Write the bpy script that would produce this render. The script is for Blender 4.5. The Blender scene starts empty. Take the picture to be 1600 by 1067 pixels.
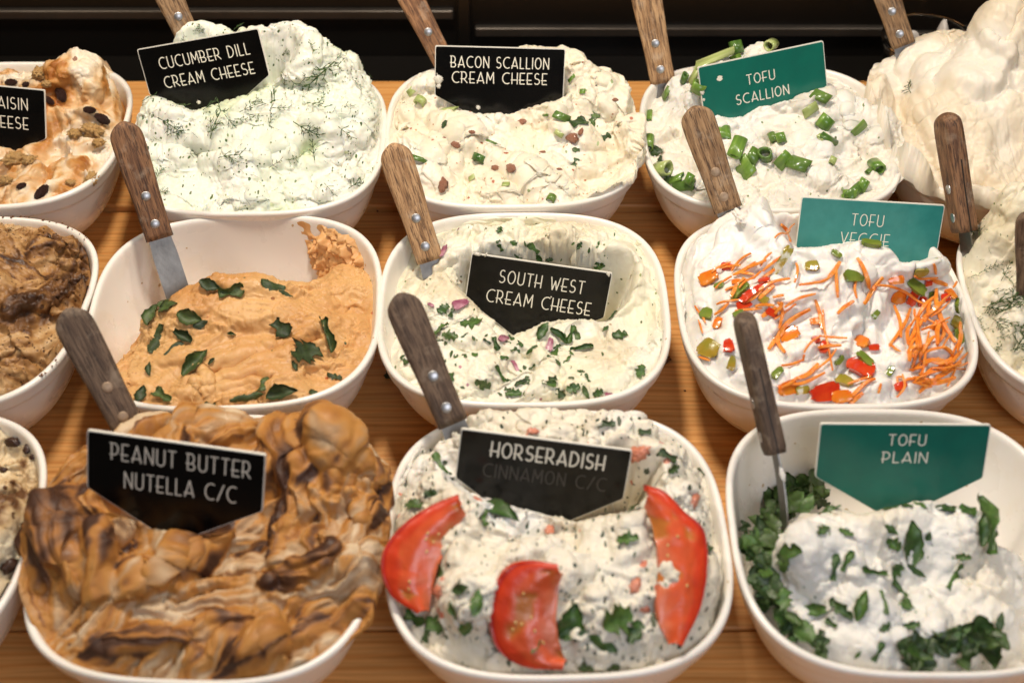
import bpy, math
import numpy as np
from mathutils import Vector, Matrix

S = bpy.context.scene
COL = S.collection
PI = math.pi

# ------------------------------------------------------------------ camera, world, lamps, exposure
TH = math.radians(43.03)
FPX = 2222.0                      # 50 mm lens on a 36 mm sensor, in photograph pixels
CAMZ = 0.918
cam = bpy.data.cameras.new('camera')
camo = bpy.data.objects.new('camera', cam)
COL.objects.link(camo)
camo.location = (0, 0, CAMZ)
camo.rotation_euler = (PI / 2 - TH, 0, 0)
cam.sensor_width = 36.0
cam.lens = 50.0
cam.clip_start = 0.05
cam.clip_end = 50
cam.dof.use_dof = True
cam.dof.focus_distance = 1.33
cam.dof.aperture_fstop = 5.0
S.camera = camo

W = bpy.data.worlds.new('World')
S.world = W
W.use_nodes = True
W.node_tree.nodes['Background'].inputs[0].default_value = (1.0, 0.86, 0.72, 1)
W.node_tree.nodes['Background'].inputs[1].default_value = 0.055


def area(name, loc, aim, size, power, color, sy=None):
    l = bpy.data.lights.new(name, 'AREA')
    l.shape = 'RECTANGLE' if sy else 'DISK'
    l.size = size
    if sy: l.size_y = sy
    l.energy = power
    l.color = color
    o = bpy.data.objects.new(name, l)
    o.location = loc
    d = Vector(aim) - Vector(loc)
    o.rotation_euler = d.to_track_quat('-Z', 'Y').to_euler()
    COL.objects.link(o)
    return o


area('pendant_lamp', (-0.10, 1.10, 1.18), (-0.08, 1.00, 0.1), 0.16, 9.7, (1.0, 0.89, 0.76))
area('pendant_lamp', (0.80, 1.12, 1.25), (0.45, 1.02, 0.1), 0.14, 3.4, (1.0, 0.89, 0.76))
area('pendant_lamp', (-0.95, 1.05, 1.25), (-0.5, 1.0, 0.1), 0.16, 4.6, (1.0, 0.86, 0.70))
area('front_window', (0.40, -0.35, 1.15), (0.12, 0.62, 0.1), 0.7, 6.8, (0.84, 0.88, 1.0), 0.5)

S.view_settings.view_transform = 'Standard'
S.view_settings.look = 'None'
S.view_settings.exposure = 0.30
S.view_settings.gamma = 1.0
S.render.engine = 'CYCLES'
S.cycles.max_bounces = 8
S.cycles.use_denoising = True

# ------------------------------------------------------------------ helpers
RNG = np.random.RandomState(7)
CT, ST = math.cos(TH), math.sin(TH)
CAM = np.array([0, 0, CAMZ])


def ray(u, v):                     # direction with unit camera depth
    a = (u - 800) / FPX
    b = -(v - 533.5) / FPX
    return np.array([a, b * ST + CT, b * CT - ST])


def at_z(u, v, z):
    d = ray(u, v)
    return CAM + d * ((z - CAMZ) / d[2])


def at_y(u, v, y):
    d = ray(u, v)
    return CAM + d * (y / d[1])


def at_d(u, v, zc):
    return CAM + ray(u, v) * zc


def project(P):                    # world -> photograph pixels + depth
    P = np.asarray(P)
    y = P[..., 1]
    z = P[..., 2] - CAMZ
    dep = y * CT - z * ST
    up = y * ST + z * CT
    return 800 + FPX * P[..., 0] / dep, 533.5 - FPX * up / dep, dep


_perm = np.random.RandomState(3).permutation(256)
_perm = np.concatenate([_perm, _perm, _perm])
_g3 = np.random.RandomState(5).normal(size=(256, 3))
_g3 /= np.linalg.norm(_g3, axis=1)[:, None]


def noise(P):                      # gradient noise, about -1..1
    P = np.asarray(P, float)
    i = np.floor(P).astype(int)
    f = P - i
    i &= 255
    w = f * f * f * (f * (f * 6 - 15) + 10)
    out = 0
    for dx in (0, 1):
        wx = w[..., 0] if dx else 1 - w[..., 0]
        for dy in (0, 1):
            wy = w[..., 1] if dy else 1 - w[..., 1]
            for dz in (0, 1):
                wz = w[..., 2] if dz else 1 - w[..., 2]
                h = _perm[_perm[_perm[(i[..., 0] + dx) & 255] + ((i[..., 1] + dy) & 255)] + ((i[..., 2] + dz) & 255)]
                g = _g3[h]
                out = out + wx * wy * wz * (g[..., 0] * (f[..., 0] - dx) + g[..., 1] * (f[..., 1] - dy) + g[..., 2] * (f[..., 2] - dz))
    return out * 1.6


def sstep(a, b, x):
    t = np.clip((x - a) / (b - a), 0, 1)
    return t * t * (3 - 2 * t)


def mesh_obj(name, V, F, mat=None, parent=None, smooth=True, col=None, mats=None, fm=None):
    me = bpy.data.meshes.new(name)
    V = np.asarray(V, dtype=np.float32)
    if isinstance(F, np.ndarray) and F.ndim == 2:
        k = F.shape[1]
        me.vertices.add(len(V))
        me.vertices.foreach_set('co', V.ravel())
        me.loops.add(F.size)
        me.loops.foreach_set('vertex_index', F.ravel().astype(np.int32))
        me.polygons.add(len(F))
        me.polygons.foreach_set('loop_start', np.arange(0, F.size, k, dtype=np.int32))
        me.polygons.foreach_set('loop_total', np.full(len(F), k, dtype=np.int32))
        me.update(calc_edges=True)
    else:
        me.from_pydata([tuple(map(float, v)) for v in V], [], [tuple(int(q) for q in f) for f in F])
    if smooth:
        me.polygons.foreach_set('use_smooth', np.ones(len(me.polygons), dtype=bool))
    if col is not None:
        at = me.color_attributes.new('Col', 'FLOAT_COLOR', 'POINT')
        c = np.ones((len(V), 4), dtype=np.float32)
        c[:, :3] = col
        at.data.foreach_set('color', c.ravel())
    if mats:
        for m in mats: me.materials.append(m)
        if fm is not None:
            me.polygons.foreach_set('material_index', np.asarray(fm, dtype=np.int32))
    elif mat: me.materials.append(mat)
    me.validate()
    o = bpy.data.objects.new(name, me)
    COL.objects.link(o)
    if parent: o.parent = parent
    return o


def tag(o, label, cat, group=None, kind=None):
    if label: o['label'] = label
    if cat: o['category'] = cat
    if group: o['group'] = group
    if kind: o['kind'] = kind
    return o


def empty(name, loc=(0, 0, 0)):
    o = bpy.data.objects.new(name, None)
    o.empty_display_size = 0.02
    o.location = loc
    COL.objects.link(o)
    return o


def frame(n, up=(0, 0, 1), spin=0.0):   # rotation whose z is n
    z = np.array(n, float); z /= np.linalg.norm(z)
    x = np.cross(up, z)
    if np.linalg.norm(x) < 1e-4: x = np.array([1.0, 0, 0])
    x /= np.linalg.norm(x)
    y = np.cross(z, x)
    c, s = math.cos(spin), math.sin(spin)
    return np.stack([x * c + y * s, -x * s + y * c, z], 1)


# ------------------------------------------------------------------ materials
class NT:
    def __init__(s, name):
        s.m = bpy.data.materials.new(name)
        s.m.use_nodes = True
        s.t = s.m.node_tree
        s.b = s.t.nodes['Principled BSDF']
        s.tc = None

    def n(s, typ, **kw):
        q = s.t.nodes.new(typ)
        for k, v in kw.items():
            if k.startswith('_'): setattr(q, k[1:], v)
            else:
                q.inputs[k.replace('__', ' ')].default_value = v
        return q

    def l(s, a, b): s.t.links.new(a, b)

    def obj(s):
        if not s.tc: s.tc = s.n('ShaderNodeTexCoord')
        return s.tc.outputs['Object']

    def mapping(s, scale=(1, 1, 1), rot=(0, 0, 0), src=None):
        q = s.n('ShaderNodeMapping')
        q.inputs['Scale'].default_value = scale
        q.inputs['Rotation'].default_value = rot
        s.l(src or s.obj(), q.inputs['Vector'])
        return q.outputs[0]

    def noise(s, scale, detail=4, rough=0.55, vec=None, dist=0):
        q = s.n('ShaderNodeTexNoise', Scale=scale, Detail=detail, Roughness=rough, Distortion=dist)
        s.l(vec or s.obj(), q.inputs['Vector'])
        return q.outputs['Fac']

    def ramp(s, fac, stops):
        q = s.n('ShaderNodeValToRGB')
        e = q.color_ramp.elements
        while len(e) < len(stops): e.new(0.5)
        for k, (p, c) in enumerate(stops):
            e[k].position = p
            e[k].color = (*c, 1) if not isinstance(c, (int, float)) else (c, c, c, 1)
        s.l(fac, q.inputs[0])
        return q.outputs[0]

    def mix(s, fac, a, b, mode='MIX'):
        q = s.n('ShaderNodeMix', _data_type='RGBA', _blend_type=mode)
        for sock, v in ((q.inputs[0], fac), (q.inputs[6], a), (q.inputs[7], b)):
            if hasattr(v, 'links'): s.l(v, sock)
            elif isinstance(v, (int, float)): sock.default_value = v
            else: sock.default_value = (*v, 1)
        return q.outputs[2]

    def math(s, op, a, b=0.0):
        q = s.n('ShaderNodeMath', _operation=op)
        for k, v in enumerate((a, b)):
            if hasattr(v, 'links'): s.l(v, q.inputs[k])
            else: q.inputs[k].default_value = v
        return q.outputs[0]

    def bump(s, h, dist, strength=1.0):
        q = s.n('ShaderNodeBump', Distance=dist, Strength=strength)
        s.l(h, q.inputs['Height'])
        s.l(q.outputs[0], s.b.inputs['Normal'])

    def set(s, **kw):
        for k, v in kw.items():
            k = k.replace('__', ' ')
            i = s.b.inputs[k]
            if hasattr(v, 'links'): s.l(v, i)
            elif isinstance(v, (tuple, list)) and len(v) == 3 and i.type == 'RGBA': i.default_value = (*v, 1)
            else: i.default_value = v
        return s


def speck(t, base, scale, dens, size, color, color2=None, stretch=(1, 1, 1), rot=(0, 0, 0), warp=0.004):
    """scatter of small embedded bits in a surface: cells of a warped voronoi, only some of them filled"""
    wn = t.n('ShaderNodeTexNoise', Scale=90.0, Detail=2.0)
    t.l(t.obj(), wn.inputs['Vector'])
    sub = t.n('ShaderNodeVectorMath', _operation='SUBTRACT'); sub.inputs[1].default_value = (.5, .5, .5)
    t.l(wn.outputs['Color'], sub.inputs[0])
    sc = t.n('ShaderNodeVectorMath', _operation='SCALE'); sc.inputs['Scale'].default_value = warp
    t.l(sub.outputs[0], sc.inputs[0])
    ad = t.n('ShaderNodeVectorMath', _operation='ADD')
    t.l(t.obj(), ad.inputs[0]); t.l(sc.outputs[0], ad.inputs[1])
    v = t.n('ShaderNodeTexVoronoi', Scale=scale)
    t.l(t.mapping(stretch, rot, ad.outputs[0]), v.inputs['Vector'])
    sep = t.n('ShaderNodeSeparateColor')
    t.l(v.outputs['Color'], sep.inputs[0])
    pick = t.math('LESS_THAN', sep.outputs[0], dens)
    sz = t.math('MULTIPLY', sep.outputs[1], size)
    near = t.math('LESS_THAN', v.outputs['Distance'], sz)
    c = color
    if color2: c = t.mix(sep.outputs[2], color, color2)
    return t.mix(t.math('MULTIPLY', pick, near), base, c)


def spread_mat(name, specks=(), rough=0.40, sss=0.25, var=0.06, bump=0.0006, bscale=260, spec=0.35):
    t = NT(name)
    a = t.n('ShaderNodeAttribute', _attribute_name='Col')
    nz = t.noise(45, 5, 0.6)
    v = t.ramp(nz, [(0.25, 1 - var * 2.2), (0.75, 1.0)])
    c = t.mix(1.0, a.outputs['Color'], v, 'MULTIPLY')
    for k in specks: c = speck(t, c, *k)
    t.set(Base__Color=c, Roughness=t.ramp(t.noise(60, 3), [(0.3, rough - .1), (0.7, rough + .12)]))
    t.b.inputs['Specular IOR Level'].default_value = spec
    t.b.inputs['Subsurface Weight'].default_value = sss
    t.b.inputs['Subsurface Radius'].default_value = (1.0, 0.62, 0.34)
    t.b.inputs['Subsurface Scale'].default_value = 0.003
    t.bump(t.noise(bscale, 5, 0.65), bump * 2.2, 0.45)
    return t.m


def simple(name, color, rough=0.4, metal=0.0, spec=0.5, sss=0.0, coat=0.0, var=0.0, vscale=80, bump=0, bscale=200, color2=None):
    t = NT(name)
    c = color
    if color2 or var:
        c = t.mix(t.ramp(t.noise(vscale, 4, .6), [(.35, 0), (.65, 1)]), color, color2 or tuple(x * (1 - var) for x in color))
    t.set(Base__Color=c, Roughness=rough, Metallic=metal)
    t.b.inputs['Specular IOR Level'].default_value = spec
    if sss:
        t.b.inputs['Subsurface Weight'].default_value = sss
        t.b.inputs['Subsurface Radius'].default_value = (1, .6, .4)
        t.b.inputs['Subsurface Scale'].default_value = 0.002
    t.b.inputs['Coat Weight'].default_value = coat
    if bump: t.bump(t.noise(bscale, 4), bump)
    return t.m


def leaf_mat(name, c1, c2, rough=0.4):
    t = NT(name)
    info = t.n('ShaderNodeObjectInfo')
    k = t.mix(info.outputs['Random'], c1, c2)
    nz = t.ramp(t.noise(220, 3), [(0.35, 0.65), (0.65, 1.15)])
    t.set(Base__Color=t.mix(1.0, k, nz, 'MULTIPLY'), Roughness=rough)
    t.b.inputs['Subsurface Weight'].default_value = 0.12
    t.b.inputs['Subsurface Scale'].default_value = 0.001
    t.bump(t.noise(500, 3), 0.0006, 0.6)
    return t.m


def wood_board():
    t = NT('varnished_pine')
    uv = t.mapping((1.6, 26, 26))
    g1 = t.noise(9, 6, 0.6, uv, 0.4)
    g2 = t.noise(2.2, 3, 0.5, t.mapping((.5, 9, 9)), 1.2)
    w = t.n('ShaderNodeTexWave', Scale=9.0, Distortion=5.0, Detail=3.0)
    w.bands_direction = 'Y'
    w.inputs['Detail Scale'].default_value = 1.2
    t.l(t.mapping((.35, 3.2, 3.2)), w.inputs['Vector'])
    c = t.ramp(w.outputs['Fac'], [(0.0, (.72, .31, .082)), (0.2, (.80, .38, .110)), (0.8, (.86, .44, .145)), (1, (.78, .375, .112))])
    c = t.mix(0.5, c, t.ramp(g1, [(.3, .6), (.7, 1.1)]), 'MULTIPLY')
    c = t.mix(0.6, c, t.ramp(g2, [(.3, .7), (.7, 1.1)]), 'MULTIPLY')
    c = speck(t, c, 90, .02, .22, (.08, .03, .012))
    t.set(Base__Color=c, Roughness=t.ramp(g1, [(.3, .32), (.7, .48)]))
    t.bump(g1, 0.0008, 0.5)
    return t.m


def wood_handle(name, c1, c2, dark):
    t = NT(name)
    info = t.n('ShaderNodeObjectInfo')
    off = t.n('ShaderNodeVectorMath', _operation='ADD')
    t.l(t.obj(), off.inputs[0])
    sc = t.n('ShaderNodeVectorMath', _operation='SCALE'); sc.inputs[0].default_value = (3, 5, 7)
    t.l(info.outputs['Random'], sc.inputs['Scale'])
    t.l(sc.outputs[0], off.inputs[1])
    g = t.noise(30, 6, .65, t.mapping((9, .9, 9), src=off.outputs[0]), .3)
    g2 = t.noise(160, 4, .7, t.mapping((5, .35, 5), src=off.outputs[0]))
    st = t.noise(26, 5, .6, off.outputs[0])
    c = t.ramp(g, [(.40, c2), (.58, c1)])
    c = t.mix(t.ramp(g2, [(.40, .9), (.50, 0)]), c, dark)
    c = t.mix(t.ramp(st, [(.52, 0), (.75, .55)]), c, tuple(.55 * x for x in c2))
    c = t.mix(t.ramp(t.noise(55, 4, .7, off.outputs[0]), [(.54, 0), (.72, .5)]), c, (.46, .36, .26))
    rv = t.math('MULTIPLY_ADD', info.outputs['Random'], .55); rv.node.inputs[2].default_value = .75
    c = t.mix(1.0, c, rv, 'MULTIPLY')
    t.set(Base__Color=c, Roughness=.62)
    t.bump(g2, 0.0012, 0.7)
    return t.m


def bowl_mat():
    t = NT('white_melamine')
    info = t.n('ShaderNodeObjectInfo')
    ad = t.n('ShaderNodeVectorMath', _operation='MULTIPLY_ADD')
    cmb = t.n('ShaderNodeCombineXYZ')
    t.l(info.outputs['Random'], cmb.inputs[0]); t.l(info.outputs['Random'], cmb.inputs[1])
    t.l(cmb.outputs[0], ad.inputs[0]); ad.inputs[1].default_value = (7, 11, 3); t.l(t.obj(), ad.inputs[2])
    st = t.noise(16, 6, .65, ad.outputs[0], .6)
    c = t.mix(t.ramp(st, [(.52, 0), (.72, .55)]), (.84, .80, .73), (.78, .69, .55))
    c = speck(t, c, 150, .05, .3, (.5, .36, .2))
    t.set(Base__Color=c, Roughness=t.ramp(t.noise(30, 4), [(.3, .22), (.7, .38)]))
    t.b.inputs['Subsurface Weight'].default_value = .1
    t.b.inputs['Subsurface Scale'].default_value = .003
    t.bump(t.noise(14, 2), .0006, .3)
    return t.m


M = {}
M['board'] = wood_board()
M['bowl'] = bowl_mat()
M['steel'] = simple('spatula_steel', (.25, .235, .21), .45, 1.0, var=.25, vscale=60, bump=.0004, bscale=90)
M['rivet'] = simple('rivet_steel', (.58, .57, .56), .38, 1.0, var=.2, vscale=300)
M['rivet_brass'] = simple('rivet_worn', (.42, .30, .20), .5, .5, var=.3, vscale=300)
M['black_plate'] = simple('black_engraving_plastic', (.0016, .0016, .0016), .22, spec=.3, vscale=30, color2=(.003, .0028, .0026))
M['green_plate'] = simple('green_engraving_plastic', (.002, .14, .10), .3, spec=.45, vscale=40, color2=(.003, .12, .088))
M['teal_sheen_plate'] = simple('teal_plastic_painted_sheen', (.018, .20, .185), .28, spec=.55, vscale=70, color2=(.03, .235, .215))  # paler than the green plate: reflected lights painted into the base colour
M['core'] = simple('cream_sign_core', (.80, .77, .68), .45)
M['letter'] = simple('cream_engraved_letter', (.82, .78, .66), .5)
M['faded'] = simple('worn_engraved_letter', (.035, .03, .026), .5)
M['cabinet'] = simple('black_cabinet', (.006, .005, .004), .35, spec=.4)
M['rail'] = simple('dark_steel_rail', (.10, .085, .07), .35, .7, var=.3, vscale=9)
M['handle_tan'] = wood_handle('handle_wood_tan', (.44, .27, .135), (.25, .135, .06), (.07, .034, .016))
M['handle_red'] = wood_handle('handle_wood_red', (.33, .165, .075), (.15, .066, .03), (.045, .02, .011))
M['handle_grey'] = wood_handle('handle_wood_grey', (.21, .135, .085), (.105, .062, .038), (.045, .025, .016))

# ------------------------------------------------------------------ setting
def box(name, lo, hi, mat, parent=None, bev=0.0):
    lo = np.array(lo); hi = np.array(hi)
    V = [(x, y, z) for x in (lo[0], hi[0]) for y in (lo[1], hi[1]) for z in (lo[2], hi[2])]
    F = [(0, 1, 3, 2), (4, 6, 7, 5), (0, 4, 5, 1), (2, 3, 7, 6), (0, 2, 6, 4), (1, 5, 7, 3)]
    o = mesh_obj(name, V, F, mat, parent, smooth=False)
    if bev:
        b = o.modifiers.new('bevel', 'BEVEL'); b.width = bev; b.segments = 3
    return o


def board(y0, y1, z, label):
    o = box('shelf_board', (-1.1, y0, z - .03), (1.1, y1, z), M['board'], bev=.003)
    tag(o, label, 'shelf', 'boards of the display shelf', 'structure')


board(.30, .655, 0, 'orange varnished pine shelf board under the fronts of the nearest bowls')
board(.657, 1.183, 0, 'orange varnished pine shelf board under the middle bowls')
board(1.186, 1.424, 0.006, 'pale pine shelf board under the back bowls with black cabinet behind it')

cab = box('display_cabinet', (-1.4, 1.52, -.6), (1.4, 1.60, 1.0), M['cabinet'])
tag(cab, 'black glass fronted cabinet behind the back row of bowls', 'cabinet')
p = at_y(300, 33, 1.50)
box('rail', (-1.4, 1.512, p[2] - .006), (-.07, 1.522, p[2] + .006), M['rail'], cab, .002)
p = at_y(1000, 60, 1.50)
box('rail', (-.045, 1.512, p[2] - .006), (1.4, 1.522, p[2] + .006), M['rail'], cab, .002)
box('door_stile', (-.065, 1.505, -.6), (-.05, 1.5215, 1.0), M['cabinet'], cab, .002)
box('floor_panel', (-1.4, 1.43, -.2), (1.4, 1.519, -.02), M['cabinet'], cab)

# ------------------------------------------------------------------ bowls
HB = 0.098
BA = 0.127
OUT = [(0, 0.0015), (.55, .0015), (.585, 0), (.61, .001), (.66, .006), (.75, .016), (.835, .032), (.895, .050), (.93, .067), (.945, .0775), (.948, .079),
       (.967, .0805), (.978, .0815), (.986, .088), (.996, .0925), (1.0, .0945), (.997, .0968)]
INN = [(.985, .0978), (.972, .098), (.958, .0968), (.950, .094), (.942, .088), (.913, .070), (.876, .052), (.815, .034), (.725, .0195), (.58, .011), (.40, .0085), (0, .008)]
NS = 3.0


def rse(c, s, n=NS):
    return 1.0 / (np.abs(c) ** n + np.abs(s) ** n) ** (1.0 / n)


_is = np.array([k[0] for k in INN])[::-1]
_iz = np.array([k[1] for k in INN])[::-1]


def rin(z):
    return np.interp(z, _iz[:-1], _is[:-1]) * BA


def make_bowl():
    SEG = 144
    th = np.linspace(0, 2 * PI, SEG, endpoint=False)
    c, s = np.cos(th), np.sin(th)
    V, F = [], []
    prof = OUT + INN
    # subdivide profile smoothly
    rings = []
    for sc, z in prof:
        n = NS if z > .06 else NS - .5 * (1 - z / .06)
        r = rse(c, s, n) * sc * BA
        rings.append(np.stack([r * c, r * s, np.full(SEG, z)], 1))
    V = np.concatenate(rings)
    for k in range(len(prof) - 1):
        for j in range(SEG):
            a, b = k * SEG + j, k * SEG + (j + 1) % SEG
            F.append((a, b, b + SEG, a + SEG))
    o = mesh_obj('serving_bowl', V, np.array(F), M['bowl'])
    sd = o.modifiers.new('sub', 'SUBSURF'); sd.levels = 1; sd.render_levels = 1
    return o


BOWLS = {
    'pb': (-.222, .668, 'white bowl heaped with swirled brown peanut butter spread, nearest the camera at left'),
    'horse': (.033, .672, 'white bowl of herb cream cheese with tomato slices under the HORSERADISH sign'),
    'plain': (.288, .674, 'white bowl half empty around white tofu spread under the TOFU PLAIN sign'),
    'lf': (-.480, .672, 'white bowl of chocolate flecked cream spread cut off at lower left edge'),
    'basil': (-.240, .926, 'white bowl of orange spread topped with dark basil, its back wall bare'),
    'sw': (.010, .930, 'white bowl with smeared walls under the SOUTH WEST sign'),
    'veg': (.270, .928, 'white bowl of tofu topped with orange carrot shreds under the TOFU VEGGIE sign'),
    'moc': (-.496, .925, 'white bowl of coarse brown spread dusted with cocoa at left edge'),
    'dill': (.523, .930, 'white bowl of scooped dill cream cheese cut off at right edge'),
    'rais': (-.513, 1.182, 'white bowl of walnut and raisin cream cheese at back left'),
    'cuc': (-.252, 1.172, 'white bowl heaped with dill sprinkled cream cheese under the CUCUMBER DILL sign'),
    'bac': (.000, 1.183, 'white bowl heaped with cream cheese under the BACON SCALLION sign'),
    'scal': (.255, 1.178, 'white bowl of tofu strewn with cut scallions under the TOFU SCALLION sign'),
    'white': (.497, 1.190, 'white bowl overflowing with the tallest plain cream cheese heap at back right'),
}
_b0 = make_bowl()
for k, (x, y, lab) in BOWLS.items():
    o = _b0 if k == 'pb' else _b0.copy()
    if k != 'pb': COL.objects.link(o)
    o.location = (x, y, 0.0062 if y > 1.1 else 0.0)
    o.rotation_euler = (0, 0, RNG.uniform(-.05, .05))
    tag(o, lab, 'bowl', 'white bowls in rows on the shelf')
# ------------------------------------------------------------------ lettering (strokes of a thin art deco capital alphabet; cell 1 high)
def arc(cx, cy, rx, ry, a0, a1, n=14):
    return [(cx + rx * math.cos(math.radians(a0 + (a1 - a0) * k / n)), cy + ry * math.sin(math.radians(a0 + (a1 - a0) * k / n))) for k in range(n + 1)]


GL = {
    'A': (.62, [[(.0, 0), (.31, 1), (.62, 0)], [(-.02, .22), (.56, .22)]]),
    'B': (.50, [[(0, 0), (0, 1)], [(-.10, 1), (.2, 1)] + arc(.2, .70, .22, .30, 90, -90), [(-.10, .40), (.25, .40)] + arc(.25, .20, .22, .20, 90, -90) + [(0, 0)]]),
    'C': (.62, [arc(.42, .5, .42, .5, 62, 298, 22)]),
    'D': (.56, [[(0, 0), (0, 1), (.12, 1)] + arc(.12, .5, .42, .5, 90, -90, 18) + [(0, 0)]]),
    'E': (.42, [[(.42, 1), (0, 1), (0, 0), (.42, 0)], [(-.10, .36), (.36, .36)]]),
    'F': (.42, [[(.42, 1), (0, 1), (0, 0)], [(-.10, .36), (.36, .36)]]),
    'G': (.66, [arc(.42, .5, .42, .5, 62, 330, 22) + [(.80, .42), (.46, .42)]]),
    'H': (.50, [[(0, 0), (0, 1)], [(.50, 0), (.50, 1)], [(-.08, .36), (.5, .36)]]),
    'I': (.02, [[(.01, 0), (.01, 1)]]),
    'L': (.38, [[(0, 1), (0, 0), (.38, 0)]]),
    'M': (.66, [[(0, 0), (.04, 1), (.33, .30), (.62, 1), (.66, 0)]]),
    'N': (.54, [[(0, 0), (0, 1), (.54, 0), (.54, 1)]]),
    'O': (.62, [arc(.31, .5, .31, .5, 0, 360, 26)]),
    'P': (.46, [[(0, 0), (0, 1)], [(-.10, 1), (.18, 1)] + arc(.18, .66, .26, .34, 90, -90) + [(-.10, .32)]]),
    'R': (.52, [[(0, 0), (0, 1)], [(-.08, 1), (.2, 1)] + arc(.2, .68, .24, .32, 90, -90) + [(-.08, .36)], [(.20, .36), (.52, 0)]]),
    'S': (.46, [arc(.23, .74, .21, .26, 50, 250, 14) + arc(.22, .25, .24, .25, 80, -140, 16)]),
    'T': (.50, [[(0, 1), (.50, 1)], [(.25, 1), (.25, 0)]]),
    'U': (.52, [[(0, 1), (0, .26)] + arc(.26, .26, .26, .26, 180, 360, 14) + [(.52, 1)]]),
    'V': (.58, [[(0, 1), (.29, 0), (.58, 1)]]),
    'W': (.78, [[(0, 1), (.2, 0), (.39, .72), (.58, 0), (.78, 1)]]),
    '/': (.42, [[(0, 0), (.42, 1)]]),
    ' ': (.30, []),
}


def text_mesh(lines, pen, thick=.0002):
    """lines: (text, x centre, y baseline, height, width of the line); flat rounded strokes with a little relief"""
    V, F = [], []
    def disc(c, r, n=8):
        b = len(V)
        for k in range(n): V.append((c[0] + r * math.cos(2 * PI * k / n), c[1] + r * math.sin(2 * PI * k / n), thick + 4e-6 * (len(V) % 7)))
        F.append(tuple(range(b, b + n)))
    for (txt, xc, yb, h, wid) in lines:
        gap = .27
        tot = sum(GL[c][0] for c in txt) + gap * (len(txt) - 1)
        sx = wid / tot
        x = xc - wid / 2
        for c in txt:
            w, strokes = GL[c]
            for st in strokes:
                P = [(x + px * sx, yb + py * h) for px, py in st]
                for p in P[:1] + P[-1:]: disc(p, pen)
                for a, b in zip(P[:-1], P[1:]):
                    d = np.array(b) - np.array(a); L = np.hypot(*d)
                    if L < 1e-7: continue
                    nx, ny = -d[1] / L * pen, d[0] / L * pen
                    k = len(V)
                    z = thick + 4e-6 * (k % 5)
                    V.extend([(a[0] + nx, a[1] + ny, z), (a[0] - nx, a[1] - ny, z), (b[0] - nx, b[1] - ny, z), (b[0] + nx, b[1] + ny, z)])
                    F.append((k, k + 1, k + 2, k + 3))
                for p in P[1:-1]: disc(p, pen)
            x += (w + gap) * sx
    return V, F


WS = .128
SG = {}
ROOTS = {}
def plate(wid, hs, hp, t, inset, z0, name, mat, parent, rad=.0018):
    w = wid / 2 - inset
    pts = [(-w, -inset), (-w, -hs), (-wid * .02, -hp + inset), (wid * .02, -hp + inset), (w, -hs), (w, -inset)]
    # round the corners a little
    out = []
    n = len(pts)
    for k in range(n):
        a, b, c = np.array(pts[k - 1]), np.array(pts[k]), np.array(pts[(k + 1) % n])
        u = (a - b) / np.linalg.norm(a - b); v = (c - b) / np.linalg.norm(c - b)
        p0, p1 = b + u * rad, b + v * rad
        for q in np.linspace(0, 1, 5):
            out.append((1 - q) ** 2 * p0 + 2 * q * (1 - q) * b + q * q * p1)
    m = len(out)
    V = [(p[0], p[1], z0) for p in out] + [(p[0], p[1], z0 + t) for p in out]
    F = [tuple(range(m, 2 * m)), tuple(range(m - 1, -1, -1))]
    for k in range(m): F.append((k, (k + 1) % m, m + (k + 1) % m, m + k))
    F = [tuple(reversed(f)) if False else f for f in F]
    o = mesh_obj(name, V, F, mat, parent, smooth=False)
    return o


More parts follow.
